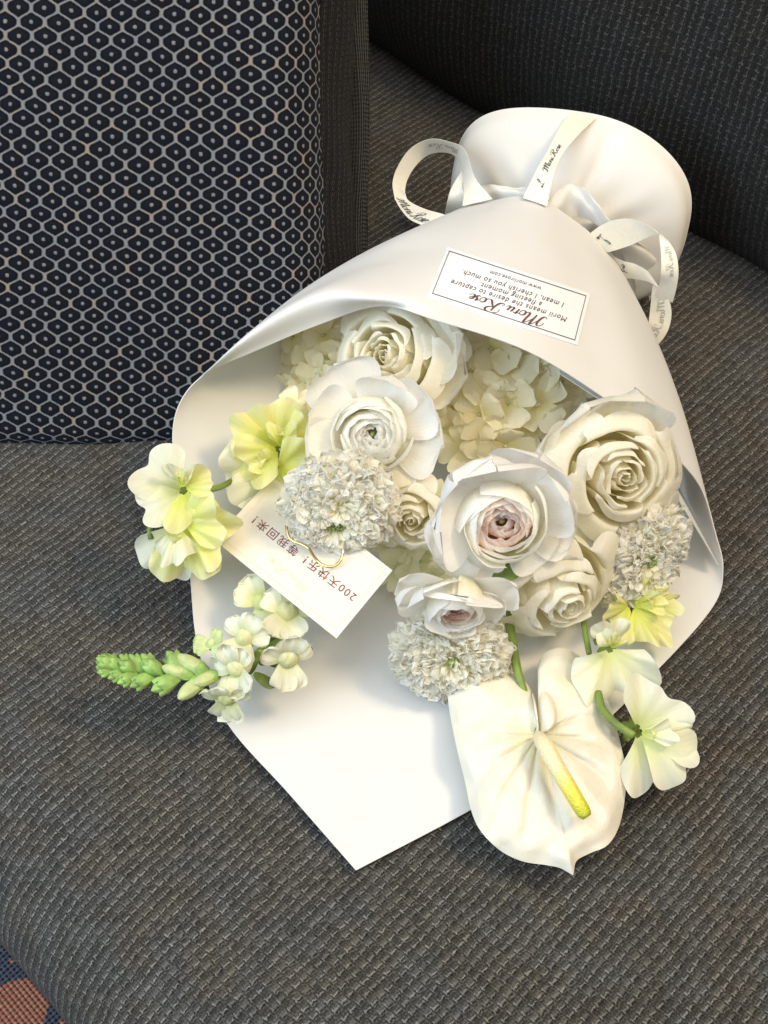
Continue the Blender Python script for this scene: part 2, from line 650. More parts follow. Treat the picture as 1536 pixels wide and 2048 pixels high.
def pillow_front():
    x0, x1, h1 = -.46, -.036, .42
    nx, ny = 110, 100
    X = np.linspace(x0, x1, nx)[None, :]
    Hh = np.linspace(0, h1, ny)[:, None]
    # distance from the rim rounds the face over
    ex = np.minimum(X - x0, x1 - X); eh = np.minimum(Hh, h1 - Hh)
    r = .030
    fx = r - np.sqrt(np.maximum(r ** 2 - np.maximum(r - ex, 0) ** 2, 0))
    rb = .016
    fh = rb - np.sqrt(np.maximum(rb ** 2 - np.maximum(rb - eh, 0) ** 2, 0))
    crown = .010 * np.sin(PI * (X - x0) / (x1 - x0)) * np.sin(PI * Hh / h1)
    dep = -np.minimum(np.sqrt(fx ** 2 + fh ** 2), .034) + crown + .0015 * np.sin(X * 60 + Hh * 35)
    X2 = X + 0 * Hh; H2 = Hh + .003 + 0 * X
    V = X2[..., None] * np.array([1.0, 0, 0]) + PO + H2[..., None] * PU + dep[..., None] * PN
    # arc-length-like UV so the print wraps round the rim
    ux = X2 + np.sign(X2 - (x0 + x1) / 2) * fx * .9
    uy = H2 + np.sign(H2 - h1 / 2) * fh * .9
    a = math.radians(2.6)
    uv = np.stack([ux * math.cos(a) - uy * math.sin(a), ux * math.sin(a) + uy * math.cos(a)], -1)
    return gridmesh("front_panel", V, HEX, uv)


pil = thing("hexagon_pillow", "navy pillow with pale hexagon pattern leaning on the sofa back", "pillow")
obj("front_panel", pillow_front(), pil)
GUS = weave_mat("pillow_gusset_weave", .0040, .0034, (.002, .002, .002), (.0050, .0046, .0045), (.030, .028, .026), amount=.6)


def tape_mat():
    M = Mat("brown_tape")
    u, v = M.uv()
    co = M.vec(u, v)
    n = M.noise(co, 500.0, 2.0)
    a = ((u + (n - .5) * .0006) * (2 * PI / .0016)).sin()
    b = ((v + (n - .5) * .0006) * (2 * PI / .0026)).sin()
    m = (a * .6 + b * .45 + .1).ramp(-.25, .7)
    c = M.mix(m, (.002, .0018, .0016), (.024, .019, .0165))
    M.set(c, .85, .2, .1, M.bump(a + b, .0006))
    return M.m


TAPE = tape_mat()


def strip(pa, pb, n, m, mat, name, bulge=0.0, bdir=(0, 0, 1), seed=0, crumple=0.0):
    """Sheet between two 3D polylines; UV in metres."""
    A, B = catmull(pa, n), catmull(pb, n)
    t = np.linspace(0, 1, m)
    V = A[:, None] * (1 - t)[None, :, None] + B[:, None] * t[None, :, None]
    V = V + (bulge * np.sin(PI * t))[None, :, None] * np.asarray(bdir)
    if crumple:
        wv = Wob(random.Random(seed), 1.5, 6)
        V = V + crumple * wv(t[None, :], np.linspace(0, 1, n)[:, None])[..., None] * np.asarray(bdir)
    arc = np.concatenate([[0], np.cumsum(np.linalg.norm(np.diff(A, axis=0), axis=1))])
    wd = np.linalg.norm(A - B, axis=1)
    uv = np.stack(np.broadcast_arrays(t[None, :] * wd[:, None], arc[:, None]), -1)
    return gridmesh(name, V, mat, uv)


def pp(x, h, dep):
    return np.array([x, 0, 0]) + PO + h * PU + dep * PN


hs = [-.01, .04, .09, .14, .2, .28, .36, .43]
obj("gusset", strip([pp(-.0375 + .003 * math.sin(h * 30), h, -.024) for h in hs], [pp(-.017 + .002 * math.sin(h * 23), h, -.062) for h in hs], 60, 10, GUS, "gusset", .007, (1, 0, .2), 3, .002), pil)
obj("piping_tape", strip([pp(-.022 + .0018 * math.sin(h * 40), h, -.050) for h in hs[2:]], [pp(-.0095 + .0012 * math.sin(h * 37), h, -.058) for h in hs[2:]], 60, 8, TAPE, "piping_tape", .003, (.4, -.5, .7), 5, .0012), pil)
obj("piping_tape", strip([pp(-.024 + .005 * (.115 - h) / .05, h, -.046) for h in (.0, .03, .06, .09, .112)], [pp(-.006 - .02 * max(0, h - .09), h, -.054) for h in (.0, .03, .06, .09, .112)], 40, 8, TAPE, "piping_tape", .004, (.4, -.5, .7), 6, .0015), pil)
obj("back_panel", strip([pp(-.0105, h, -.064) for h in hs], [pp(-.45, h, -.10) for h in hs], 20, 20, GUS, "back_panel", -.03, tuple(PN), 7), pil)

# ------------------------------------------------------------------ paper wrap
# ruled lines of the cone: (rim x, y, z), (top edge x, y, z), optional crest before the rim
CONE = [
    ((760, 612, .126), (985, 402, .094), (742, 588, .137)),
    ((870, 640, .134), (1030, 393, .100), None),
    ((1050, 700, .129), (1080, 395, .102), None),
    ((1200, 790, .106), (1130, 428, .097), None),
    ((1300, 868, .086), (1190, 475, .085), None),
    ((1396, 966, .054), (1238, 530, .060), None),
    ((1432, 1070, .032), (1232, 560, .032), None),
    ((1446, 1140, .020), (1215, 580, .012), None),
    ((1425, 1215, .012), (1190, 590, .006), None),
    ((1310, 1345, .009), (1160, 590, .005), None),
    ((1150, 1495, .008), (1120, 585, .005), None),
    ((945, 1618, .007), (1090, 580, .005), None),
    ((712, 1741, .006), (1060, 575, .005), None),     # corner
    ((580, 1590, .007), (1030, 565, .006), None),
    ((450, 1440, .009), (1000, 555, .007), None),
    ((395, 1290, .019), (970, 545, .010), None),
    ((378, 1130, .036), (945, 530, .015), None),
    ((352, 960, .060), (915, 510, .025), None),
    ((346, 855, .076), (895, 485, .040), None),
    ((370, 788, .088), (884, 458, .060), None),
    ((420, 742, .098), (884, 440, .070), (430, 728, .102)),
    ((500, 706, .106), (900, 427, .080), (520, 650, .122)),
    ((640, 648, .117), (940, 410, .088), (640, 588, .134)),
]
CORNER = 12
BULGE = {17: .006, 18: .007, 19: .009, 20: .011, 21: .011, 22: .010, 0: .006, 1: .004, 2: .003, 3: .004, 4: .006, 5: .007, 6: .004}


def cone_lines():
    out = []
    for k, (rim, top, crest) in enumerate(CONE):
        r, t = P(*rim), P(*top)
        nrm = np.array([0, 0, 1.0])
        # outward = away from the line through neck and mouth
        c = np.array([.06, .5, .045])
        m = (r + t) / 2
        od = m - c; od -= np.array([.337, .94, 0]) * od.dot(np.array([.337, .94, 0]))
        od = od / np.linalg.norm(od)
        b = BULGE.get(k, 0)
        p1 = t + (r - t) * .33 + od * b * .9
        p2 = t + (r - t) * .62 + od * b
        p3 = P(*crest) if crest else t + (r - t) * .86 + od * b * .5
        out.append([t, p1, p2, p3, r])
    return np.array(out)     # (K, 5, 3)


CL = cone_lines()
order = list(range(CORNER, len(CONE))) + list(range(0, CORNER + 1))
L1 = CL[order]                                     # open loop, corner to corner
NU, NV = 190, 40
tmp = np.stack([catmull(L1[:, k], NU) for k in range(5)], 1)
coneV = np.stack([catmull(tmp[i], NV) for i in range(NU - 1)], 1)
NU -= 1
# slight ripples of the paper near its floor
wrap = thing("paper_wrap", "white paper cone wrapped around the bouquet with a flared collar", "flower wrap")
cone_me = gridmesh("cone_sheet", coneV, PAPER, wrap=True)
obj("cone_sheet", cone_me, wrap, .0005)
vv = [Vector(x) for x in coneV.reshape(-1, 3)]
idx = np.arange(NV * NU).reshape(NV, NU)
qs = np.stack([idx[:-1, :-1], idx[:-1, 1:], idx[1:, 1:], idx[1:, :-1]], -1).reshape(-1, 4).tolist()
BVH = BVHTree.FromPolygons(vv, qs)


def on_cone(px, py, off):
    d = Vector(ray(px, py)).normalized()
    hit, n, i, dist = BVH.ray_cast(Vector(CAMP), d)
    if hit is None:
        return P(px, py, .1)
    if n.dot(d) > 0:
        n = -n
    return np.array(hit + n * off)


# second edge of the sheet inside the mouth, beside the pale rose
inner_rim = [P(1120, 748, .108), P(1200, 800, .100), P(1262, 840, .091), P(1315, 900, .075), P(1345, 978, .058), P(1402, 1072, .036), P(1436, 1130, .022)]
inner_top = [P(1090, 600, .105), P(1140, 620, .10), P(1190, 650, .09), P(1230, 700, .07), P(1265, 780, .05), P(1320, 900, .03), P(1370, 1000, .016)]
obj("inner_sheet", strip(inner_top, inner_rim, 40, 10, PAPER, "inner_sheet"), wrap, .0004)

# collar: the paper flares out again behind the tie
NECK = np.array([.110, .640, .056]); AXD = np.array([.337, .94, 0]); PD = np.array([.94, -.337, 0])
RIMC = np.array([.122, .673, .062]); RW, RH = .0805, .062
WD = np.array([.06, .26, .96]); WD = WD / np.linalg.norm(WD)
na, nr = 160, 26
ang = np.linspace(0, 2 * PI, na, endpoint=False)
rng = random.Random(4)
cols = []
for a in ang:
    ca_, sa = math.cos(a), math.sin(a)
    sq = 1.0 / (abs(ca_) ** 2.6 + abs(sa) ** 2.6) ** (1 / 2.6)
    rim = RIMC + sq * (ca_ * RW * PD + sa * RH * WD)
    mid = RIMC * .60 + NECK * .40 - AXD * .002 + .90 * sq * (ca_ * RW * PD + sa * RH * WD)
    nk = NECK + .024 * (ca_ * PD + sa * np.array([0, 0, 1.0]))
    nk0 = nk - AXD * .03
    cols.append([nk0, nk, mid, rim])
cols = np.array(cols)
colV = np.stack([catmull(c, nr) for c in cols], 1)
tt = np.linspace(0, 1, nr)[:, None]
pl = .0011 * (np.sin(ang * 9 + 1.2 * np.sin(ang * 2)) + .7 * np.sin(ang * 17 + 2.0))[None] * np.exp(-((tt - .42) / .17) ** 2)
colV = colV + pl[..., None] * np.array([.1, -.5, .8])
fo = -.0045 * np.exp(-((ang[None] - 1.22 - .10 * tt) / .085) ** 2) * smooth(.25, .7, tt) * (1 - smooth(.78, 1, tt))
colV = colV + fo[..., None] * np.array([0, -.4, .9])
rp = .0014 * np.sin(ang * 5 + 1)[None] * tt ** 2
colV = colV + rp[..., None] * np.array([0, 0, 1.0])
obj("collar", gridmesh("collar", colV, COLLAR, wrap=True), wrap, .0006)

# creased paper gathered at the neck
gath = []
for k, (pa, pb) in enumerate([
    ([(1085, 418, .100), (1130, 372, .104), (1175, 385, .104), (1215, 430, .100)], [(1100, 445, .090), (1150, 430, .088), (1190, 450, .086), (1225, 490, .08)]),
    ([(905, 360, .05), (930, 372, .075), (990, 372, .095), (1060, 372, .102)], [(890, 430, .05), (920, 428, .07), (985, 412, .085), (1060, 410, .093)]),
    ([(1180, 430, .085), (1225, 470, .07), (1262, 540, .045), (1275, 596, .02)], [(1215, 470, .08), (1270, 480, .07), (1320, 530, .045), (1300, 600, .012)]),
]):
    obj("gathered_fold", strip([P(*q) for q in pa], [P(*q) for q in pb], 30, 14, COLLAR, "gathered_fold", .004, (0, -.3, .9), 20 + k, .0022), wrap, .0004)

# ------------------------------------------------------------------ lettering
SCRIPT = []


def st(*pts):
    SCRIPT.append(pts)


st((-.05, .50), (0, .74), (.12, .86), (.21, .70), (.20, .30), (.12, .03), (.0, .02), (-.02, .12))
st((.20, .30), (.36, .76), (.48, .90), (.47, .5), (.44, .04))
st((.45, .28), (.62, .74), (.76, .92), (.77, .6), (.74, .18), (.80, .02), (.92, .12))
st((1.06, .44), (.95, .34), (.94, .12), (1.04, .01), (1.15, .12), (1.16, .32), (1.06, .44))
st((1.14, .38), (1.24, .36), (1.30, .46), (1.30, .36), (1.27, .02))
st((1.29, .30), (1.36, .42), (1.44, .40))
st((1.54, .42), (1.50, .12), (1.56, .01), (1.66, .12))
st((1.72, .42), (1.68, .12), (1.74, .01), (1.86, .14))
st((1.575, .60), (1.59, .62)); st((1.755, .60), (1.77, .62))
st((2.30, .86), (2.28, .45), (2.18, .08), (2.02, .0), (1.97, .10), (2.06, .16))
st((2.02, .55), (2.0, .78), (2.18, .97), (2.45, .98), (2.60, .82), (2.52, .60), (2.30, .50))
st((2.34, .50), (2.46, .30), (2.58, .04), (2.72, .0), (2.80, .10))
st((2.94, .44), (2.83, .34), (2.82, .12), (2.92, .01), (3.03, .12), (3.04, .32), (2.94, .44))
st((3.04, .30), (3.20, .46), (3.18, .28), (3.27, .12), (3.18, .0), (3.08, .05))
st((3.27, .08), (3.42, .20), (3.52, .34), (3.45, .44), (3.36, .32), (3.36, .10), (3.46, .01), (3.62, .14))
SCRIPT_W = 3.7
LOGO = [((.0, .2), (.12, .05), (.25, .15), (.3, .5), (.36, .85), (.5, .95), (.52, .75), (.40, .55), (.30, .48)),
        ((.25, .15), (.38, .02), (.55, .04)), ((.02, .25), (-.06, .12), (.04, .04), (.08, .18), (.02, .25))]


def stroke_patches(strokes, wmin=.012, wmax=.055, slant=.22):
    """Pen strokes as thin 2-D ribbons, thicker on the way down."""
    out = []
    for s in strokes:
        p = catmull(s, max(8, 7 * (len(s) - 1)))
        p[:, 0] += slant * p[:, 1]
        d = np.gradient(p, axis=0)
        L = np.linalg.norm(d, axis=1)[:, None] + 1e-9
        d = d / L
        nrm = np.stack([-d[:, 1], d[:, 0]], -1)
        wid = wmin + (wmax - wmin) * np.clip(-d[:, 1:2] * .9 + .05, 0, 1) * np.sin(np.linspace(.25, PI - .25, len(p)))[:, None] ** .5
        wid = np.maximum(wid, wmin)
        out.append(np.stack([p - nrm * wid, p + nrm * wid], 1))
    return out


def text_mesh2d(body, size, shear=0.0, spacing=1.0, bold=0.0):
    cu = bpy.data.curves.new("lettering", 'FONT')
    cu.body = body
    cu.size = size
    cu.shear = shear
    cu.space_character = spacing
    cu.offset = bold
    cu.resolution_u = 3
    o = bpy.data.objects.new("lettering", cu)
    COL.objects.link(o)
    dg = bpy.context.evaluated_depsgraph_get()
    me = o.evaluated_get(dg).to_mesh()
    v = np.array([x.co[:2] for x in me.vertices])
    f = [list(x.vertices) for x in me.polygons]
    o.evaluated_get(dg).to_mesh_clear()
    bpy.data.objects.remove(o)
    bpy.data.curves.remove(cu)
    return v, f


def mapped(name, v2, faces, S, mat):
    me = bpy.data.meshes.new(name)
    me.from_pydata([tuple(S(x, y)) for x, y in v2], [], faces)
    me.materials.append(mat)
    me.update()
    return me


def patches2d(pts):
    v, f, off = [], [], 0
    for V in pts:
        n = len(V)
        v.append(V.reshape(-1, 2))
        for i in range(n - 1):
            a = off + 2 * i
            f.append([a, a + 1, a + 3, a + 2])
        off += 2 * n
    return np.vstack(v), f


def quad_surface(bl, br, tl, tr, fn):
    bl, br, tl, tr = (np.array(q, float) for q in (bl, br, tl, tr))

    def S(u, v):
        q = (bl * (1 - u) + br * u) * (1 - v) + (tl * (1 - u) + tr * u) * v
        return fn(q)
    return S


def border2d(m, t, aspect, n=40):
    """A rectangle outline in (u, v), inset m (of the height), line width t."""
    my, mx, ty, tx = m, m / aspect, t, t / aspect
    v, f = [], []
    for (x0, y0, x1, y1) in ((mx, my, 1 - mx, my + ty), (mx, 1 - my - ty, 1 - mx, 1 - my), (mx, my + ty, mx + tx, 1 - my - ty), (1 - mx - tx, my + ty, 1 - mx, 1 - my - ty)):
        hor = (x1 - x0) > (y1 - y0)
        k = len(v)
        for i in range(n + 1):
            s = i / n
            if hor:
                v += [(x0 + (x1 - x0) * s, y0), (x0 + (x1 - x0) * s, y1)]
            else:
                v += [(x0, y0 + (y1 - y0) * s), (x1, y0 + (y1 - y0) * s)]
        f += [[k + 2 * i, k + 2 * i + 2, k + 2 * i + 3, k + 2 * i + 1] for i in range(n)]
    return np.array(v), f


# the printed label on the front of the cone, upside down to the camera
LBL = ((1179, 589), (895, 496), (1153, 692), (854, 594))
lift = .0006
S0 = quad_surface(*LBL, lambda q: on_cone(q[0], q[1], lift))
uu, vv_ = np.linspace(0, 1, 30), np.linspace(0, 1, 14)
V = np.array([[S0(a_, b_) for a_ in uu] for b_ in vv_])
sticker = obj("label_sticker", gridmesh("label_sticker", V, STICKER), wrap, .0004)
tag(sticker, "small printed label stuck upside down near the cone's lip")
S1 = quad_surface(*LBL, lambda q: on_cone(q[0], q[1], lift + .0005))
ASP = 2.85
obj("border_line", mapped("border_line", *border2d(.065, .012, ASP), S1, INK), sticker)


def put_text(parent, body, size, cx, cy, S, aspect, mat, shear=.0, spacing=1.0, bold=0.0, name="lettering"):
    v, f = text_mesh2d(body, 1.0, shear, spacing, bold)
    w_ = v[:, 0].max() + v[:, 0].min()
    v = v.copy()
    v[:, 0] = cx + (v[:, 0] - w_ / 2) * size / aspect
    v[:, 1] = cy + v[:, 1] * size
    return obj(name, mapped(name, v, f, S, mat), parent)


def put_script(parent, size, x0, y0, S, aspect, mat, logo=False, wmax=.055, wmin=.014, xs=1.0):
    v, f = patches2d(stroke_patches(SCRIPT if not logo else LOGO, wmin, wmax))
    v = v.copy()
    v[:, 0] = x0 + v[:, 0] * xs * size / aspect
    v[:, 1] = y0 + v[:, 1] * size
    return obj("logo_mark" if logo else "lettering", mapped("lettering", v, f, S, mat), parent)


put_script(sticker, .235, .235, .695, S1, ASP, INK_BROWN, wmax=.055, wmin=.018, xs=1.72)
put_text(sticker, "Morii means the desire to capture", .142, .50, .565, S1, ASP, INK, .22, 1.12)
put_text(sticker, "a fleeting moment.", .142, .50, .445, S1, ASP, INK, .22, 1.12)
put_text(sticker, "I mean, I cherish you so much.", .142, .50, .325, S1, ASP, INK, .22, 1.12)
put_text(sticker, "www.moriirose.com", .108, .50, .175, S1, ASP, INK, .22, 1.12)

# ------------------------------------------------------------------ ribbon


def ribbon(parent, ea, eb, n=40, name="ribbon_loop"):
    """Ribbon strip from its two edges, each a list of (x, y, z)."""
    A, B = catmull([P(*q) for q in ea], n), catmull([P(*q) for q in eb], n)
    t = np.linspace(0, 1, 5)
    V = A[:, None] * (1 - t)[None, :, None] + B[:, None] * t[None, :, None]
    o = obj(name, gridmesh(name, V, RIBBON), parent, .00025)

    def S(u, v):
        x = np.clip(u, 0, 1) * (n - 1); i = min(int(x), n - 2); f = x - i
        a = A[i] * (1 - f) + A[i + 1] * f; b = B[i] * (1 - f) + B[i + 1] * f
        tn = A[i + 1] - A[i]
        nr = np.cross(tn, b - a); nr /= np.linalg.norm(nr) + 1e-12
        pt = a * (1 - v) + b * v
        if nr.dot(CAMP - pt) < 0:
            nr = -nr
        return pt + nr * .0005
    L = np.linalg.norm(np.diff((A + B) / 2, axis=0), axis=1).sum()
    return o, S, L / np.mean(np.linalg.norm(A - B, axis=1))


bow = thing("ribbon_bow", "cream satin ribbon printed with black script, tied in a bow at the neck", "ribbon", P(1080, 400, .1))
bow_inv = bow.matrix_world.inverted()


def rib(ea, eb, name="ribbon_loop", n=40):
    o, S, asp = ribbon(bow, ea, eb, n, name)
    o.matrix_parent_inverse = bow_inv
    return o, S, asp


# loop beside the navy pillow: outer edge / inner edge
o1, S_l, a_l = rib([(985, 398, .098), (950, 355, .104), (930, 300, .108), (900, 284, .108), (860, 278, .104), (822, 296, .098), (796, 332, .092), (785, 366, .086), (790, 400, .080)],
                   [(925, 412, .094), (928, 380, .096), (920, 330, .096), (903, 308, .094), (868, 306, .090), (840, 322, .086), (818, 352, .082), (810, 380, .080), (815, 402, .078)])
o2, S_l2, a_l2 = rib([(785, 366, .084), (790, 398, .080), (812, 432, .078), (838, 448, .080), (900, 470, .084)],
                     [(810, 385, .083), (818, 402, .080), (850, 418, .082), (885, 428, .086), (950, 448, .090)], n=24)
o3, S_t, a_t = rib([(890, 425, .07), (895, 400, .085), (905, 372, .092), (925, 340, .096)], [(945, 430, .075), (938, 400, .088), (925, 375, .094), (930, 345, .096)], "ribbon_tail", 20)
# band over the collar
o4, S_v, a_v = rib([(1140, 224, .1255), (1118, 258, .124), (1096, 300, .120), (1072, 342, .116), (1046, 396, .106)],
                   [(1192, 236, .1235), (1155, 272, .122), (1124, 310, .119), (1107, 350, .116), (1094, 412, .106)], "ribbon_tail", 30)
# loops over the shaded side
o5, S_r1, a_r1 = rib([(1176, 470, .088), (1200, 452, .094), (1228, 440, .100), (1262, 438, .103), (1298, 452, .102), (1322, 470, .099), (1340, 486, .096)],
                     [(1215, 505, .080), (1232, 500, .083), (1262, 490, .087), (1288, 478, .092), (1306, 470, .096), (1320, 468, .099), (1328, 474, .098)])
o6, S_r2, a_r2 = rib([(1336, 480, .097), (1352, 508, .092), (1357, 545, .084), (1352, 580, .072), (1345, 605, .062)],
                     [(1318, 470, .097), (1322, 508, .092), (1322, 545, .084), (1318, 570, .072), (1308, 592, .062)], n=24)
o7, S_r3, a_r3 = rib([(1240, 556, .060), (1270, 558, .064), (1298, 564, .066), (1322, 580, .066), (1340, 606, .062), (1342, 640, .054), (1330, 672, .046), (1305, 700, .036), (1285, 712, .03)],
                     [(1205, 500, .075), (1240, 520, .074), (1275, 530, .073), (1304, 553, .068), (1303, 590, .060), (1300, 622, .052), (1296, 648, .046), (1284, 664, .038), (1270, 680, .03)])


def ribtext(o, S, asp, x0, size, mat, logo=False, flip=False, y0=.28, wmax=.06, wmin=.02):
    S2 = (lambda u, v: S(1 - u, 1 - v)) if flip else S
    put_script(o, size, x0, y0, S2, asp, mat, logo, wmax, wmin, 1.0 if logo else 1.3)


ribtext(o4, S_v, a_v, .26, .42, INK, flip=True, y0=.36)
ribtext(o4, S_v, a_v, .13, .42, INK, logo=True, flip=True, y0=.34)
ribtext(o1, S_l, a_l, .30, .42, INK_PALE, y0=.30)
ribtext(o2, S_l2, a_l2, .22, .55, INK, y0=.15)
ribtext(o5, S_r1, a_r1, .06, .5, INK, logo=True, y0=.25)
ribtext(o7, S_r3, a_r3, .06, .5, INK, logo=True, y0=.30)
ribtext(o7, S_r3, a_r3, .50, .42, INK_PALE, y0=.30)
ribtext(o6, S_r2, a_r2, .12, .42, INK_PALE, y0=.30)

# ------------------------------------------------------------------ message card and clip
CRD = ((785, 1141), (545, 954), (673, 1277), (428, 1080))
CZ = lambda q: .061 + 1.1e-7 * (q[0] - 606) ** 2 + .00004 * (q[0] - 600) + .000015 * (1100 - q[1])


def card_pt(off):
    def fn(q):
        p = P(q[0], q[1], CZ(q))
        return p + np.array([0, 0, off])
    return quad_surface(*CRD, fn)


S0 = card_pt(0)
card = thing("message_card", "cream message card with red handwriting-style print tucked among the flowers", "card", P(610, 1115, .062))
ci = card.matrix_world.inverted()
V = np.array([[S0(a_, b_) for a_ in np.linspace(0, 1, 9)] for b_ in np.linspace(0, 1, 7)])
c_o = obj("card_sheet", gridmesh("card_sheet", V, CARD), card, .0005)
c_o.matrix_parent_inverse = ci
S1 = card_pt(.0005)
CASP = 1.70
put_text(c_o, "200天快乐！等我回来！", .128, .485, .475, S1, CASP, INK_RED, 0, 1.22)
put_script(c_o, .11, .33, .74, S1, CASP, INK_GOLD, xs=1.4)
obj("border_line", mapped("border_line", *border2d(.07, .006, CASP), S1, INK_GOLD), c_o)

clip = thing("card_clip", "gold wire clip holding the message card under a scabiosa", "clip", P(640, 1120, .068))
path = [P(x, y, z) for x, y, z in ((573, 1050, .070), (574, 1062, .069), (579, 1076, .068), (590, 1084, .068), (604, 1089, .068), (618, 1098, .068), (628, 1113, .068), (641, 1127, .068), (658, 1134, .068), (673, 1130, .068), (682, 1119, .069), (685, 1104, .070), (684, 1085, .072))]
g = obj("wire", gridmesh("wire", tube(path, .0008, 10, 60), GOLD), clip)
g.matrix_parent_inverse = clip.matrix_world.inverted()

# ------------------------------------------------------------------ petals


def prof_eval(pr, v):
    """Catmull curve through profile points pr (k,2) at parameters v in 0..1."""
    p = np.asarray(pr, float)
    k = len(p)
    q = np.vstack([2 * p[0] - p[1], p, 2 * p[-1] - p[-2]])
    t = np.clip(v, 0, 1) * (k - 1)
    i = np.minimum(t.astype(int), k - 2)
    f = (t - i)[..., None]
    a, b, c, d = q[i], q[i + 1], q[i + 2], q[i + 3]
    return 0.5 * ((2 * b) + (c - a) * f + (2 * a - 5 * b + 4 * c - d) * f ** 2 + (3 * b - a - 3 * c + d) * f ** 3)


def cup_petal(prof, th0, alpha, rng, n=11, m=15, drop=.22, spiral=.05, ruffle=.0, tip=.0, ecurl=0.0, taper=.0):
    u = np.linspace(-1, 1, m)[None, :]
    v = np.linspace(0, 1, n)[:, None]
    wob, wob2 = Wob(rng, 1.3, .8), Wob(rng, 1.5, .6)
    vmax = 1 - drop * np.abs(u) ** 2.6 + tip * np.exp(-(u / .22) ** 2) + .03 * wob(u, 0 * u + 1)
    vv = v * vmax
    rz = prof_eval(prof, vv / (1 + max(tip, 0)))
    r, z = rz[..., 0], rz[..., 1]
    th = th0 + alpha * u * (.72 + .28 * v) * (1 - taper * smooth(.55, 1.0, v))
    r = r * (1 + spiral * u)
    e = v ** 2
    r = r + ruffle * e * wob(u, v) + ecurl * np.abs(u) ** 3 * e
    z = z + ruffle * .7 * e * wob2(u, v) - ecurl * .5 * np.abs(u) ** 3 * e
    return np.stack([r * np.cos(th), r * np.sin(th), z], -1)


def flat_petal(L, W, rng, e0=10, e1=-10, cup=.0, ruffle=.0, k=3.0, base=.12, n=11, m=11, fu=1.6, notch=0.0, rs=2.0, fold=0.0, pw=.7, twist=0.0):
    """Petal lying along +Y, Z up. e0/e1: elevation in degrees at base and tip."""
    v = np.linspace(0, 1, n)[:, None]
    u = np.linspace(-1, 1, m)[None, :]
    el = np.radians(e0 + (e1 - e0) * v[:, 0])
    ds = L / (n - 1)
    y = np.concatenate([[0], np.cumsum(np.cos(el[:-1]) * ds)])
    z = np.concatenate([[0], np.cumsum(np.sin(el[:-1]) * ds)])
    w = v ** pw * np.sqrt(np.maximum(1 - v ** k, 0))
    w = W * (w / w.max() * (1 - base) + base * np.sqrt(np.maximum(1 - v ** 8, 0)))
    wob, wob2 = Wob(rng, fu, .7), Wob(rng, fu * .8, .9)
    x = u * w
    # rounded tip: pull the corners back, and a notch
    back = notch * L * np.exp(-(u / .18) ** 2) * smooth(.75, 1, v)
    nrm_y, nrm_z = -np.sin(el)[:, None], np.cos(el)[:, None]
    off = cup * W * (u ** 2 - .3) * v + ruffle * (np.abs(u) ** 1.2 * .7 + .3) * v ** rs * wob(u, v) + fold * np.abs(u) * W * v
    Y = y[:, None] - back * np.cos(el)[:, None] + nrm_y * off
    Z = z[:, None] + nrm_z * off
    X = x + ruffle * .4 * v ** rs * wob2(u, v) + twist * v * off
    return np.stack([X + 0 * Y, Y, Z], -1)


def place(V, th=0.0, r0=0.0, z0=0.0, tilt=0.0, roll=0.0):
    """Turn a +Y petal to azimuth th (radians) at radius r0."""
    if roll:
        V = V @ roty(roll).T
    if tilt:
        V = V @ rotx(tilt).T
    V = V + np.array([0, r0, z0])
    return V @ rotz(th).T


def petal_obj(parent, V, mat, name="petal", thick=0.0):
    return obj(name, gridmesh(name, V, mat), parent, thick)


def stem_obj(parent, pts, r, mat=STEM, name="stem", n=24):
    """pts in world space."""
    o = obj(name, gridmesh(name, tube(pts, r, 10, n), mat), parent)
    o.matrix_parent_inverse = parent.matrix_world.inverted()
    return o


# ------------------------------------------------------------------ roses
def rose(label, loc, axis, R, seed, roll=0.0, N=22, openness=1.0, H=None, outer=()):
    rng = random.Random(seed)
    o = thing("rose", label, "rose", loc, axis, roll, "white roses in the bouquet")
    H = H or R * 1.05
    z0 = -H * .55
    th = rng.uniform(0, 6)
    for k in range(N):
        t = k / (N - 1)
        th += 2.3999 + rng.uniform(-.25, .25)
        a_ = R * (.08 + .66 * t ** .9)
        b_ = R * (.05 + .80 * openness * t ** 1.25)
        c_ = b_ + R * (-.01 + .30 * t ** 2 * openness)
        zr = H * (.90 + .10 * math.sin(t * 3) - .30 * t ** 2.2 * openness) + rng.uniform(-.04, .04) * H
        zl = zr - R * (.02 + .20 * t ** 2.5) + R * .05 * (1 - t)
        al = 1.7 - .72 * t + rng.uniform(-.1, .1)
        pr = [(.03 * R, 0), (a_ * .85, .18 * H), (a_, .52 * H), (b_, zr), (c_, zl), (c_ + R * (.01 + .05 * t), zl - R * (.01 + .06 * t))]
        pr = [(x, y + z0) for x, y in pr]
        V = cup_petal(pr, th, al, rng, 16, 21, .30, .12 * (1 - .5 * t), R * (.022 + .030 * t), .02 + .05 * t, R * .05 * t, .30)
        petal_obj(o, V, ROSE)
    for (az, L, W, e0, e1, zz, cup, ruf) in outer:
        V = flat_petal(L, W, rng, e0, e1, cup, ruf, 4.0, .25, 12, 13)
        petal_obj(o, place(V, math.radians(az), R * .25, z0 + zz), ROSE)
    return o


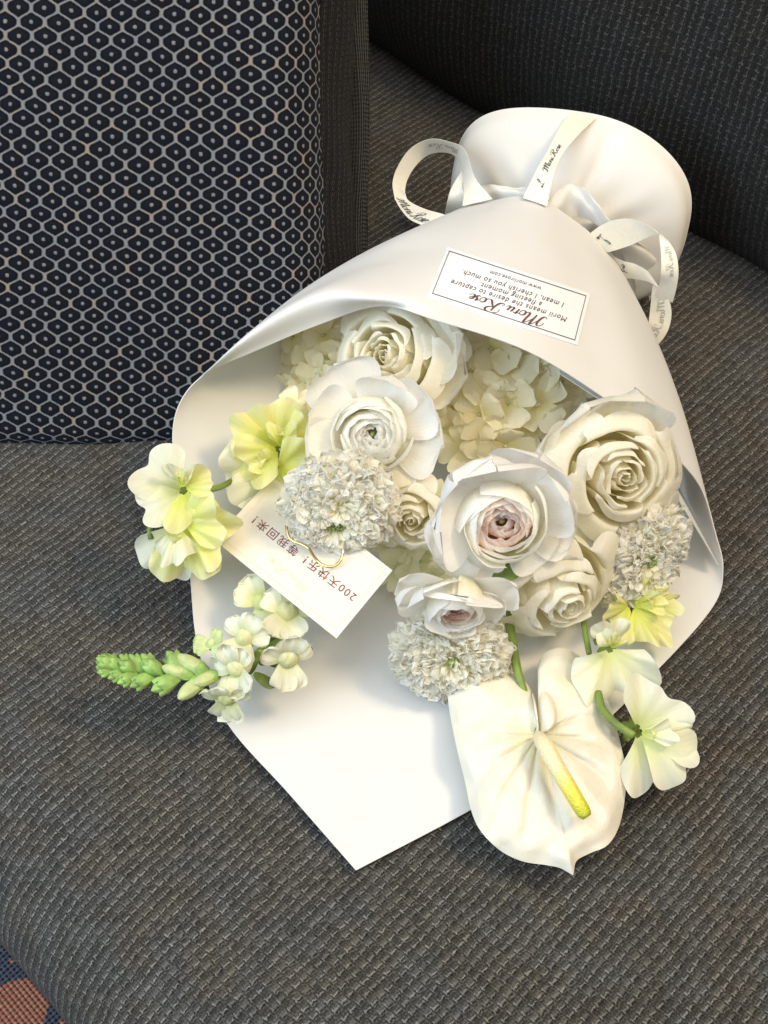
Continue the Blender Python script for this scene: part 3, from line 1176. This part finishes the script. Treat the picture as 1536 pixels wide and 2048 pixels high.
rose("large open white rose right under the paper cone's lip", P(786, 717, .096), AX(-.36, .04, .93), .0380, 11, 20, 22, .95,
     outer=((-95, .042, .024, 55, 10, .004, .5, .004), (-125, .040, .022, 50, 0, .0, .4, .005), (110, .040, .022, 40, 20, .004, .3, .005)))
rose("cream white rose beside the paper edge and an elongated scabiosa", P(1232, 945, .084), AX(.18, -.22, .95), .0375, 12, -30, 22, .98,
     outer=((60, .040, .026, 45, 20, .0, .4, .005), (20, .043, .024, 40, 25, .002, .4, .004), (110, .040, .022, 40, 0, .0, .3, .004), (-150, .038, .024, 45, 10, .0, .3, .004), (170, .040, .02, 30, 5, .0, .3, .004), (-60, .036, .022, 50, 30, .0, .3, .004)))
rose("white rose seen from its side, drooping below the blush ranunculus", P(1112, 1172, .050), AX(.30, -.60, .75), .0365, 17, 0, 20, .92, H=.046)


# ------------------------------------------------------------------ ranunculus
def ranunculus(label, loc, axis, R, seed, roll=0.0, N=40, guards=(), inner=RAN, outer_m=RAN, H=None, close=.66, eye=True):
    rng = random.Random(seed)
    o = thing("ranunculus", label, "ranunculus", loc, axis, roll, "ranunculus blooms in the bouquet")
    H = H or R * 1.45
    z0 = -H * .5
    th = rng.uniform(0, 6)
    for k in range(N):
        t = (k + .5) / N
        th += 2.3999 + rng.uniform(-.3, .3)
        a_ = R * (.30 + .70 * t)
        b_ = R * (.05 + (close + .05) * t ** 1.15)
        zb = H * (.42 + .06 * t)
        zr = H * (.56 + .42 * t ** .65) + rng.uniform(-.015, .015) * H
        if t > .9:
            zr -= .10 * H * (t - .9) / .1; b_ = R * rng.uniform(.72, .98)
        al = 1.05 - .25 * t + rng.uniform(-.1, .12)
        pr = [(.05 * R, 0), (a_ * .8, .14 * H), (a_, zb), ((a_ * .98 + b_) / 2 + .05 * R, (zb + zr) / 2 + .08 * H), (b_, zr)]
        pr = [(x, y + z0) for x, y in pr]
        V = cup_petal(pr, th, al, rng, 10, 17, .14 + .05 * rng.random(), .07, R * .035, .05, 0) + np.array([rng.uniform(-.07, .07) * R, rng.uniform(-.07, .07) * R, 0])
        petal_obj(o, V, inner if t < .62 else outer_m)
    if eye:
        obj("flower_eye", gridmesh("flower_eye", ellipsoid((0, 0, z0 + H * .5), R * .085, R * .085, R * .16, 7, 10), EYE), o)
    for (az, L, W, e0, e1, zz, cup, ruf) in guards:
        L *= rng.uniform(.90, 1.04)
        V = flat_petal(L, W, rng, e0 + rng.uniform(0, 14), e1 + rng.uniform(0, 22), cup + rng.uniform(.0, .35), ruf * 1.5, 4.0, .15, 15, 17, 1.5, rng.uniform(0, .06))
        petal_obj(o, place(V, math.radians(az), R * .35, z0 + zz), GUARD, "guard_petal")
    return o


def G(az, L, W, e0=20, e1=5, zz=.006, cup=.15, ruf=.0025):
    return (az, L, W, e0, e1, zz, cup, ruf)


ranunculus("white ranunculus with broad outer petals below the large open rose", P(745, 868, .100), AX(-.05, -.12, 1), .0205, 21, 0, 40,
           [G(72, .034, .020), G(30, .036, .022, 15, 0, .003), G(108, .034, .019), G(150, .032, .020, 25, 0), G(-170, .030, .019), G(-100, .033, .020), G(-60, .032, .018), G(-20, .030, .018), ], close=.74)
ranunculus("blush centred ranunculus with wide white guard petals beside the cream rose", P(1003, 1040, .104), AX(.0, -.28, .95), .0225, 22, 10, 44,
           [G(80, .037, .024, 35, 25), G(35, .038, .023, 35, 22), G(0, .038, .025, 38, 28, .004), G(-35, .039, .023, 32, 15), G(-75, .037, .021, 30, 14), G(-110, .034, .019, 10, -5, .003), G(115, .034, .020, 10, -5, .003), G(-140, .026, .018, 10, -10), G(140, .024, .016, 10, -10)],
           BLUSH, RAN, close=.70)
ranunculus("small nodding ranunculus hanging over the lower scabiosa", P(912, 1206, .070), AX(.02, -.72, .62), .0150, 23, 0, 30,
           [G(40, .032, .016, 60, 10, .0), G(-12, .030, .021, 70, 30, .0), G(85, .032, .014, 40, -10, .0), G(-70, .032, .013, 40, -15, .0), G(65, .030, .013, 30, -25, .002), G(-100, .024, .013, 30, -10), G(165, .022, .014, 60, 60, .006), G(-160, .02, .012, 60, 70, .006)],
           BLUSH, RAN, H=.026, close=.66)


rose("soft white half hidden bloom between the round scabiosa and the blush ranunculus", P(826, 1032, .066), AX(-.15, -.35, .9), .0230, 91, 0, 16, .95)


# ------------------------------------------------------------------ scabiosa
def scabiosa(label, loc, axis, rx, ry, rz, seed, roll=0.0, rings=3, core=(0, 0), green=.16):
    rng = random.Random(seed)
    o = thing("scabiosa", label, "scabiosa", loc, axis, roll, "scabiosa pompoms in the bouquet")
    # tiny ruffled florets over the dome, too many to pick apart
    pats = []
    K = 720
    for k in range(K):
        f = (k + .5) / K
        rr = math.sqrt(f) * .97
        a_ = k * 2.39996 + rng.uniform(-.15, .15)
        x, y = rr * math.cos(a_), rr * math.sin(a_)
        z = math.sqrt(max(0, 1 - rr ** 2.4))
        base = np.array([x * rx, y * ry, z * rz * .92 - rz * .25])
        gc = math.hypot(x - core[0], y - core[1])
        if gc < green:
            continue
        L = (.0052 + .0050 * min(1, gc)) * rng.uniform(.75, 1.25)
        V = flat_petal(L, L * rng.uniform(.24, .44), rng, 72 - 52 * rr + rng.uniform(-22, 22), 30 - 50 * rr + rng.uniform(-40, 30), rng.uniform(-.4, .5), L * .22, 6, .35, 6, 7, 2.6, .14)
        V = place(V, a_ - PI / 2 + rng.uniform(-.7, .7), 0, 0, 0, rng.uniform(-.9, .9))
        pats.append(V + base)
    obj("disc_florets", joinmesh("disc_florets", pats, SCAB), o, kind="stuff")
    # outer ray florets, each a petal of its own
    for ring in range(rings):
        n = 34 - ring * 3
        for k in range(n):
            a_ = 2 * PI * (k + .5 * ring) / n + rng.uniform(-.12, .12)
            L = (.0118 - .0012 * ring) * rng.uniform(.75, 1.2)
            V = flat_petal(L, L * .30, rng, 25 + 16 * ring + rng.uniform(-12, 12), -15 + 14 * ring + rng.uniform(-20, 20), .25, L * .16, 6, .25, 7, 9, 2.6, .12)
            V = place(V, 0, 0, 0, 0, rng.uniform(-.35, .35)) @ rotz(a_ - PI / 2).T
            rr = .84 - .10 * ring
            petal_obj(o, V + np.array([math.cos(a_) * rx * rr, math.sin(a_) * ry * rr, -rz * (.30 - .2 * ring)]), SCAB, "ray_petal")
    # green buds at the heart
    pats = []
    for k in range(26):
        rr = math.sqrt((k + .5) / 26) * green
        a_ = k * 2.4
        x, y = core[0] + rr * math.cos(a_), core[1] + rr * math.sin(a_)
        z = math.sqrt(max(0, 1 - x * x - y * y)) * rz * .92 - rz * .25
        s = rng.uniform(.0008, .0013)
        pats.append(ellipsoid((x * rx, y * ry, z + .0015), s, s, s * 1.3, 5, 6))
    obj("centre_buds", joinmesh("centre_buds", pats, HEART), o, kind="stuff")
    obj("receptacle", gridmesh("receptacle", ellipsoid((0, 0, -rz * .36), rx * .88, ry * .88, rz * 1.06, 12, 20), SCAB), o)
    return o


scabiosa("round white scabiosa resting on the message card", P(680, 1008, .082), AX(-.05, -.25, 1), 0.0238, .0205, .018, 31, 8, core=(-.12, -.38), green=.22)
scabiosa("white scabiosa lying on the paper under the nodding ranunculus", P(903, 1305, .034), AX(-.05, -.55, .85), .0262, .0205, .018, 32, -12, core=(.0, .2), green=.12)
scabiosa("elongated white scabiosa tucked against the paper's shaded wall", P(1280, 1112, .046), AX(.30, -.45, .85), .0155, .0262, .015, 33, -28, core=(.0, .1), green=.10)


# ------------------------------------------------------------------ hydrangeas
def hydrangea(label, loc, axis, spread, seed, n, mat, name_group, size=.0125, dome=.5):
    rng = random.Random(seed)
    o = thing("hydrangea", label, "hydrangea", loc, axis, 0, name_group)
    for k in range(n):
        f = (k + .5) / n
        rr = math.sqrt(f)
        a_ = k * 2.39996 + seed
        x, y = rr * math.cos(a_) * spread[0], rr * math.sin(a_) * spread[1]
        z = -dome * (x * x + y * y) / max(spread) + rng.uniform(-.006, .004)
        fl = obj("floret", gridmesh("floret", ellipsoid((0, 0, .0012), .0011, .0011, .0009, 5, 8), PALE_BUD), o)
        nx, ny = x / max(spread) * .7 + rng.uniform(-.35, .35), y / max(spread) * .7 + rng.uniform(-.35, .35)
        m = frame((nx, ny, 1), rng.uniform(0, 360), up=(0, 1, 0))
        m.translation = (x, y, z)
        fl.matrix_local = m
        s = size * rng.uniform(.8, 1.15)
        for q in range(4):
            V = flat_petal(s * rng.uniform(.9, 1.1), s * .56, rng, 16 + rng.uniform(-14, 18), 2 + rng.uniform(-20, 22), rng.uniform(-.2, .35), s * .09, 4.5, .2, 8, 9, 1.2)
            petal_obj(fl, place(V, q * PI / 2 + rng.uniform(-.12, .12), s * .07, .0004 * (q % 2)), mat, "petal")
    return o


HG = "cream hydrangea heads in the bouquet"
hydrangea("cream hydrangea between the open rose and the blush ranunculus", P(985, 790, .078), AX(.0, -.12, 1), (.044, .034), 41, 26, HYD, HG, .0165, .35)
hydrangea("shaded hydrangea against the paper wall next to the pillow side", P(640, 728, .068), AX(-.30, -.1, .9), (.024, .036), 42, 20, HYD, HG, .0125, .5)
hydrangea("greenish hydrangea hidden between the round scabiosa and the nodding ranunculus", P(838, 1055, .052), AX(.0, -.1, 1), (.028, .032), 43, 14, HYDG, HG, .0130, .4)
hydrangea("pale hydrangea peeping out under the cone's lip above the cream rose", P(1090, 742, .082), AX(.2, -.1, 1), (.032, .018), 44, 10, HYD, HG, .0125, .4)
hydrangea("cream hydrangea above the bright yellow sweet pea", P(600, 850, .070), AX(-.2, -.1, 1), (.011, .015), 45, 5, HYD, HG, .0130, .4)


# ------------------------------------------------------------------ sweet peas
def fan_petal(R, A, rng, e0, e1, amp, k=4.0, n=13, m=31, lobe=.12, cup=0.0, rip=.35):
    """Kidney shaped petal: a fan about +Y opening A degrees each way with a waved margin."""
    ph = np.radians(A) * np.linspace(-1, 1, m)[None, :]
    un = np.linspace(-1, 1, m)[None, :]
    t = np.linspace(.02, 1, n)[:, None]
    w1, w2 = rng.uniform(0, 6), rng.uniform(0, 6)
    Rm = R * (1 - lobe * np.exp(-(un / .16) ** 2) - .30 * np.abs(un) ** 5 + .05 * np.sin(k * 1.7 * ph + w1) + .03 * np.sin(k * 3.1 * ph + w2))
    r = t * Rm
    el = np.radians(e0 + (e1 - e0) * t)
    z = np.cumsum(np.sin(el), 0) / n * Rm
    rh = np.cumsum(np.cos(el), 0) / n * Rm
    wave = np.sin(k * ph + w1) + .55 * np.sin(k * 2.3 * ph + w2) + rip * np.sin(k * 4.1 * ph + w1 * 2)
    z = z + amp * R * t ** 2.2 * wave + cup * R * (ph ** 2) * t
    rh = rh + amp * .35 * R * t ** 3 * np.cos(k * 1.4 * ph + w2)
    return np.stack([rh * np.sin(ph), rh * np.cos(ph), z + 0 * ph], -1)


def sweet_pea(label, loc, axis, roll, seed, fans, stem=None, keel=.012):
    """fans: (azimuth, radius, half opening, e0, e1, wave, waves, height, material)."""
    rng = random.Random(seed)
    o = thing("sweet_pea", label, "sweet pea", loc, axis, roll, "yellow sweet peas in the bouquet")
    for k, (az, R, A, e0, e1, amp, kw, zz, mat) in enumerate(fans):
        V = fan_petal(R * 1.03, A, rng, e0 + 13, e1 + 6, amp * 1.45, kw)
        petal_obj(o, place(V, math.radians(az), .0015, zz), mat, "banner_petal" if k < 2 else "wing_petal")
    V = flat_petal(keel, keel * .36, rng, 30, 60, 1.0, 0, 4, .3, 9, 9)
    petal_obj(o, place(V, math.radians(fans[-1][0]), .001, fans[-1][7] + .001), PEA, "keel_petal")
    pats = [place(flat_petal(.008, .0024, rng, -10, 30, .3, 0, 2, .5, 5, 5), q * 2 * PI / 5, .0005, -.005) for q in range(5)]
    obj("calyx", joinmesh("calyx", pats, LEAF), o)
    if stem:
        stem_obj(o, stem[0], stem[1])
    return o


sweet_pea("bright yellow sweet pea against the paper wall above the message card", P(560, 898, .066), AX(.1, .0, 1), 0, 51, [
    (20, .031, 75, 45, -5, .10, 3.0, .000, PEA), (75, .030, 70, 30, -10, .12, 3.5, .004, PEA), (-40, .026, 70, 40, 0, .14, 4.0, .002, PEA),
    (120, .026, 60, 35, 5, .12, 4.0, .006, PEA), (-10, .019, 70, 60, 20, .18, 4.0, .006, PEA)])
sweet_pea("soft yellow sweet pea tucked behind the message card's corner", P(548, 935, .060), AX(.1, -.1, 1), 0, 52, [
    (95, .030, 80, 20, -5, .10, 3.0, .000, PEAP), (160, .028, 70, 25, -10, .10, 3.0, .003, PEAP), (-120, .026, 60, 30, 0, .12, 3.5, .004, PEAP),
    (-80, .028, 70, 40, 5, .12, 3.5, .005, PEA), (60, .016, 60, 50, 20, .16, 4.0, .006, PEA)])
sweet_pea("pale sweet pea with a curved green stem over the paper's edge", P(372, 982, .080), AX(-.1, .1, 1), 0, 53, [
    (55, .0275, 62, 25, 5, .06, 2.4, .000, PEAP), (120, .0255, 48, 25, 0, .06, 2.4, .002, PEAP), (-160, .0215, 62, 20, -15, .10, 3.0, .006, PEA),
    (-10, .018, 70, 60, 25, .20, 3.6, .004, PEAP), (-75, .019, 48, 40, 0, .15, 3.2, .007, PEA), (-15, .011, 50, 60, 20, .2, 3, .010, PEA)],
    ([P(470, 958, .064), P(440, 974, .072), P(408, 979, .079), P(378, 974, .084)], .0017), .009)
sweet_pea("ruffled yellow sweet pea drooping over the paper's edge towards the seat", P(368, 1040, .066), AX(-.1, -.1, 1), 0, 54, [
    (150, .032, 44, 5, -20, .08, 3.0, .000, PEAP), (-170, .031, 60, 15, -15, .12, 4.0, .003, PEA), (-115, .030, 65, 20, -10, .14, 4.5, .005, PEA),
    (-80, .028, 55, 35, 0, .12, 4.0, .008, PEA), (175, .023, 50, 40, -5, .16, 4.0, .010, PEAP)],
    ([P(302, 1078, .060), P(300, 1055, .064), P(318, 1030, .068), P(350, 1020, .070)], .0016))
sweet_pea("yellow sweet pea half hidden behind the elongated scabiosa", P(1258, 1205, .030), AX(.2, -.2, 1), 0, 55, [
    (-80, .024, 75, 25, 0, .14, 4.0, .000, PEA), (-120, .025, 60, 25, 0, .14, 4.0, .003, PEA), (120, .020, 70, 30, 10, .14, 4.0, .003, PEA),
    (-160, .022, 55, 40, 5, .16, 4.0, .005, PEA), (-60, .018, 50, 50, 10, .16, 4.0, .006, PEA)])
sweet_pea("wide skirted yellow sweet pea hanging from a green stem above the anthurium", P(1218, 1292, .042), AX(.0, -.1, 1), 0, 56, [
    (188, .0285, 84, 14, -8, .13, 3.2, .000, PEAP), (8, .0185, 55, 30, 15, .10, 3.0, .003, PEAP), (30, .015, 50, 50, 20, .14, 3.0, .006, PEAP),
    (-10, .013, 60, 60, 25, .16, 3.0, .008, PEA)],
    ([P(1168, 1244, .034), P(1171, 1268, .035), P(1178, 1306, .038)], .0016), .008)
sweet_pea("cream yellow sweet pea hanging over the paper's edge beside the anthurium", P(1272, 1462, .038), AX(.1, -.1, 1), 0, 57, [
    (-160, .0285, 50, 14, -10, .09, 3.0, .000, PEAP), (-40, .0265, 70, 12, -8, .10, 3.0, -.003, PEAP), (-125, .0315, 44, 25, -15, .07, 2.6, .004, PEAP),
    (-95, .0300, 34, 30, -15, .12, 3.4, -.001, PEAP), (-75, .018, 40, 45, 10, .10, 3.0, .006, PEAP)],
    ([P(1196, 1385, .034), P(1205, 1418, .036), P(1230, 1446, .038), P(1268, 1472, .038)], .0021), .008)

# ------------------------------------------------------------------ snapdragon
rng = random.Random(61)
spath = catmull([P(600, 1235, .030), P(560, 1275, .034), P(500, 1315, .038), P(420, 1352, .042), P(340, 1352, .042), P(285, 1348, .042), P(226, 1339, .042)], 80)
snap = thing("snapdragon", "cream snapdragon spike with green buds reaching over the paper's edge", "snapdragon", spath[0])
si = snap.matrix_world.inverted()


def sobj(name, me, thick=0.0):
    o = obj(name, me, snap, thick)
    o.matrix_parent_inverse = si
    return o


sobj("stem", gridmesh("stem", tube(spath, np.linspace(.0026, .0012, 80), 10), BUD))


def s_at(f):
    i = int(f * 79)
    t = spath[min(i + 1, 79)] - spath[max(i - 1, 0)]
    return spath[i], t / np.linalg.norm(t)


def oriented(V, axis, loc, roll=0.0):
    return xform(V, frame(axis, roll)) + np.asarray(loc)


for f, side, s in ((.60, 1, 1.15), (.63, -1, 1.15), (.70, .4, .95), (.745, 1, .95), (.76, -1, .95), (.83, .9, .85), (.85, -1, .85), (.87, .1, .8), (.91, 1, .75), (.92, -.9, .75), (.945, .2, .8), (.97, .8, .7), (.975, -.7, .7), (.985, 0, .9), (.995, .35, .75), (.998, -.4, .7)):
    c, t = s_at(f)
    sd = np.cross(t, np.array([0, 0, 1.0]))
    dr = t * .75 + sd * side * .75 + np.array([0, 0, .30 + .5 * (1 - abs(side))])
    dr = dr / np.linalg.norm(dr)
    L = .0074 * s
    V = oriented(ellipsoid((0, 0, L * .9), L * .46, L * .42, L * 1.05, 9, 10, .5), dr, c + dr * .0012)
    b = sobj("bud", gridmesh("bud", V, BUD))
    for q in range(4):
        Vs = place(flat_petal(L * 1.75, L * .44, rng, 60, 104, .6, 0, 2.0, .4, 9, 7), q * 1.6 + .4, L * .16, -L * .05)
        s_ = sobj("sepal", gridmesh("sepal", oriented(Vs, dr, c + dr * .0010), BUD), .0003)
        s_.parent = b; s_.matrix_parent_inverse = Matrix.Identity(4)
# half-open cream buds with green calyx
for f, side, L in ((.50, 1.0, .0100), (.53, -.9, .0095), (.56, .2, .0085), (.46, -.2, .0085)):
    c, t = s_at(f)
    sd = np.cross(t, np.array([0, 0, 1.0]))
    dr = t * .8 + sd * side * .8 + np.array([0, 0, .25])
    dr = dr / np.linalg.norm(dr)
    V = oriented(ellipsoid((0, 0, L * .95), L * .46, L * .42, L, 11, 12, .3), dr, c + dr * .002)
    b = sobj("half_open_bud", gridmesh("half_open_bud", V, PALE_BUD))
    for q in range(4):
        Vs = place(flat_petal(L * .9, L * .34, rng, 60, 95, .6, 0, 2.2, .5, 7, 5), q * 1.57, L * .15, 0)
        s_ = sobj("sepal", gridmesh("sepal", oriented(Vs, dr, c + dr * .0015), BUD), .0003)
        s_.parent = b; s_.matrix_parent_inverse = Matrix.Identity(4)


def snap_floret(loc, axis, L, seed, roll, mat=SNAP):
    r = random.Random(seed)
    M_ = frame(axis, roll)
    base = sobj("floret", gridmesh("floret", xform(ellipsoid((0, 0, -L * .2), L * .40, L * .40, L * .55, 9, 12), M_) + loc, mat))
    for az, l, w, e0, e1 in ((25, .9, .42, 60, 0), (-25, .9, .42, 60, 0), (180, .85, .40, 35, -35), (125, .75, .36, 30, -40), (-125, .75, .36, 30, -40)):
        V = place(flat_petal(L * l, L * w, r, e0, e1 + r.uniform(-15, 20), .25, L * .15, 5, .3, 11, 13, 1.8), math.radians(az + r.uniform(-12, 12)), L * .12, L * .05)
        p = sobj("petal", gridmesh("petal", xform(V, M_) + loc, mat), .0003)
        p.parent = base; p.matrix_parent_inverse = Matrix.Identity(4)
    for k in (-1, 1):
        p = sobj("palate", gridmesh("palate", xform(ellipsoid((k * L * .10, -L * .06, L * .16), L * .15, L * .24, L * .16, 9, 12), M_) + loc, mat))
        p.parent = base; p.matrix_parent_inverse = Matrix.Identity(4)


snap_floret(P(490, 1275, .052), AX(-.2, -.1, 1), 0.0160, 1, 160)
snap_floret(P(475, 1335, .050), AX(-.3, -.4, .9), 0.0160, 2, 200)
snap_floret(P(575, 1315, .046), AX(.2, -.5, .9), 0.0173, 3, 180)
snap_floret(P(425, 1288, .048), AX(-.6, .3, .8), .0100, 4, 120, PALE_BUD)
snap_floret(P(455, 1390, .040), AX(-.1, -.8, .5), 0.0160, 5, 180, PEAP)
snap_floret(P(575, 1225, .046), AX(.1, .1, 1), 0.0192, 6, 170)
snap_floret(P(525, 1205, .042), AX(-.3, .3, 1), 0.0166, 7, 60, PEAP)
for (x, y, az, L) in ((520, 1300, 150, .014), (535, 1290, -160, .012), (505, 1345, -120, .014), (560, 1270, 100, .012), (515, 1330, -60, .012), (580, 1290, -100, .012)):
    V = place(flat_petal(L, L * .22, rng, 35, -15, .4, .0006, 2.2, .3, 9, 7), math.radians(az), .001, 0)
    sobj("leaf", gridmesh("leaf", oriented(V, AX(0, 0, 1), P(x, y, .042)), LEAF), .0003)

# ------------------------------------------------------------------ anthurium
SPX = (1078, 1470)
OUT = [(1070, 1470), (1073, 1440), (1072, 1412), (1062, 1380), (1040, 1355), (1008, 1341), (975, 1337), (935, 1343), (908, 1362), (897, 1392), (903, 1440), (915, 1500), (930, 1560), (943, 1620), (962, 1662), (1000, 1700), (1045, 1722), (1095, 1730), (1122, 1736), (1146, 1750), (1152, 1722), (1180, 1706), (1215, 1690), (1238, 1650), (1250, 1585), (1249, 1530), (1236, 1470), (1222, 1420), (1200, 1370), (1172, 1325), (1132, 1298), (1098, 1302), (1078, 1325), (1080, 1360), (1100, 1390), (1112, 1420), (1108, 1450), (1086, 1470)]
anth = thing("anthurium", "large white anthurium with a yellow green spadix draped over the paper's edge", "anthurium", P(1078, 1470, .034))
ai = anth.matrix_world.inverted()
op = catmull(OUT[:20], 90).tolist() + catmull(OUT[19:], 90).tolist()[1:]
op = np.array(op)
nrad = 34
tt = np.linspace(0, 1, nrad) ** .85
V = np.zeros((nrad, len(op), 3))
mid_dir = np.array([1146 - 1078, 1750 - 1470], float); mid_dir /= np.linalg.norm(mid_dir)
for j, (x, y) in enumerate(op):
    dx, dy = x - SPX[0], y - SPX[1]
    angj = math.atan2(dx * mid_dir[1] - dy * mid_dir[0], dx * mid_dir[0] + dy * mid_dir[1])  # 0 = towards the tip
    for i, t in enumerate(tt):
        rr = t
        px, py = SPX[0] + dx * rr, SPX[1] + dy * rr
        R0 = math.hypot(dx, dy) / 280
        z = .028 + .0075 * math.sin(PI * min(1, t * 1.05)) * (.5 + .5 * R0)
        z -= .0035 * math.exp(-(angj / .10) ** 2) * math.sin(PI * t ** .8)            # midrib groove
        for va in (.42, -.42, .85, -.85, 1.35, -1.35, 1.9, -1.9):
            z -= .0026 * math.exp(-((angj - va * (1 - .15 * t)) / .07) ** 2) * math.sin(PI * t)
        z += .0013 * math.sin(px * .075 + 2 * math.sin(py * .03)) * math.sin(py * .047) * t
        z += .0022 * math.sin(angj * 7 + .8) * t * t
        ed = max(0, t - .86) / .14
        z += -.004 * ed * ed
        if j < 14:
            z += .010 * smooth(0, 6, j) * math.sin(PI * j / 28) * t * (1 if j < 30 else 0)
        if j > len(op) - 22:
            z += .012 * t * math.sin(PI * (j - (len(op) - 22)) / 22) * 1.0
        V[i, j] = P(px, py, max(z, .003))
MA = Mat("anthurium_spathe")
u, v = MA.uv()
co = MA.objco()
n1 = MA.noise(co, 160.0, 3.0); n2 = MA.noise(co, 45.0, 2.0)
c = MA.mix(v.ramp(0.0, .35), (.80, .77, .48), (.87, .84, .72))
c = MA.mix(n2.ramp(.4, .7) * .5, c, (.88, .855, .77))
vq = MA.node('ShaderNodeTexVoronoi', feature='SMOOTH_F1')
MA.link(co, vq.inputs['Vector']); vq.inputs['Scale'].default_value = 95.0
nb_ = MA.bump(n1 * .35 + n2 * 1.1 + MA.e(vq.outputs[0]) * .5, .0014, .9)
MA.set(c, .34, .5, 0, nb_)
MA.translucent(.25, c, nb_)
o = obj("spathe", gridmesh("spathe", V, MA.m), anth, .0006)
o.matrix_parent_inverse = ai
MS = Mat("anthurium_spadix")
u, v = MS.uv()
nz = MS.noise(MS.objco(), 900.0, 2.0)
vn = MS.node('ShaderNodeTexVoronoi')
MS.link(MS.vec(u * 22.0, v * 60.0), vn.inputs['Vector']); vn.inputs['Scale'].default_value = 1.0
cr = MS.node('ShaderNodeValToRGB')
el = cr.color_ramp.elements
el[0].position = .0; el[0].color = (.80, .72, .50, 1)
el[1].position = 1.0; el[1].color = (.42, .50, .04, 1)
for p_, c_ in ((.42, (.80, .70, .42, 1)), (.58, (.80, .66, .10, 1)), (.75, (.58, .58, .04, 1))):
    e_ = el.new(p_); e_.color = c_
MS.link(v, cr.inputs[0])
MS.set(cr.outputs[0], .45, .4, 0, MS.bump(MS.e(vn.outputs[0]) * -1.0, .0004))
sp = [P(1078, 1474, .036), P(1090, 1492, .046), P(1112, 1532, .050), P(1142, 1582, .050), P(1166, 1622, .048), P(1174, 1634, .047)]
o = obj("spadix", gridmesh("spadix", tube(sp, [.0032, .0044, .0043, .0040, .0037, .0024], 16, 50), MS.m), anth)
o.matrix_parent_inverse = ai
o = stem_obj(anth, [P(1005, 1150, .040), P(1012, 1200, .034), P(1024, 1280, .032), P(1036, 1345, .032), P(1060, 1420, .026), P(1078, 1468, .030)], [.0026, .0026, .0025, .0024, .002, .0018])

# ------------------------------------------------------------------ loose greenery
rng = random.Random(77)
for (x, y, z, az, L, lab) in ((985, 1160, .070, -60, .018, "green leaf poking out below the blush ranunculus"),
                              (1195, 1065, .060, -110, .022, "slim green leaf between the cream rose and a scabiosa"),
                              (940, 715, .080, -90, .016, "dark green leaf in the gap beside the large open rose"),
                              (1100, 870, .075, -150, .014, "green leaf in the gap above the cream rose")):
    V = place(flat_petal(L, L * .3, rng, 20, -10, .5, .001, 2.2, .2, 11, 9), math.radians(az), 0, 0)
    o = obj("leaf", gridmesh("leaf", V, LEAF), None, .0003)
    m = frame(AX(0, 0, 1), 0); m.translation = Vector(P(x, y, z)); o.matrix_world = m
    tag(o, lab, "leaf", "loose leaves in the bouquet")
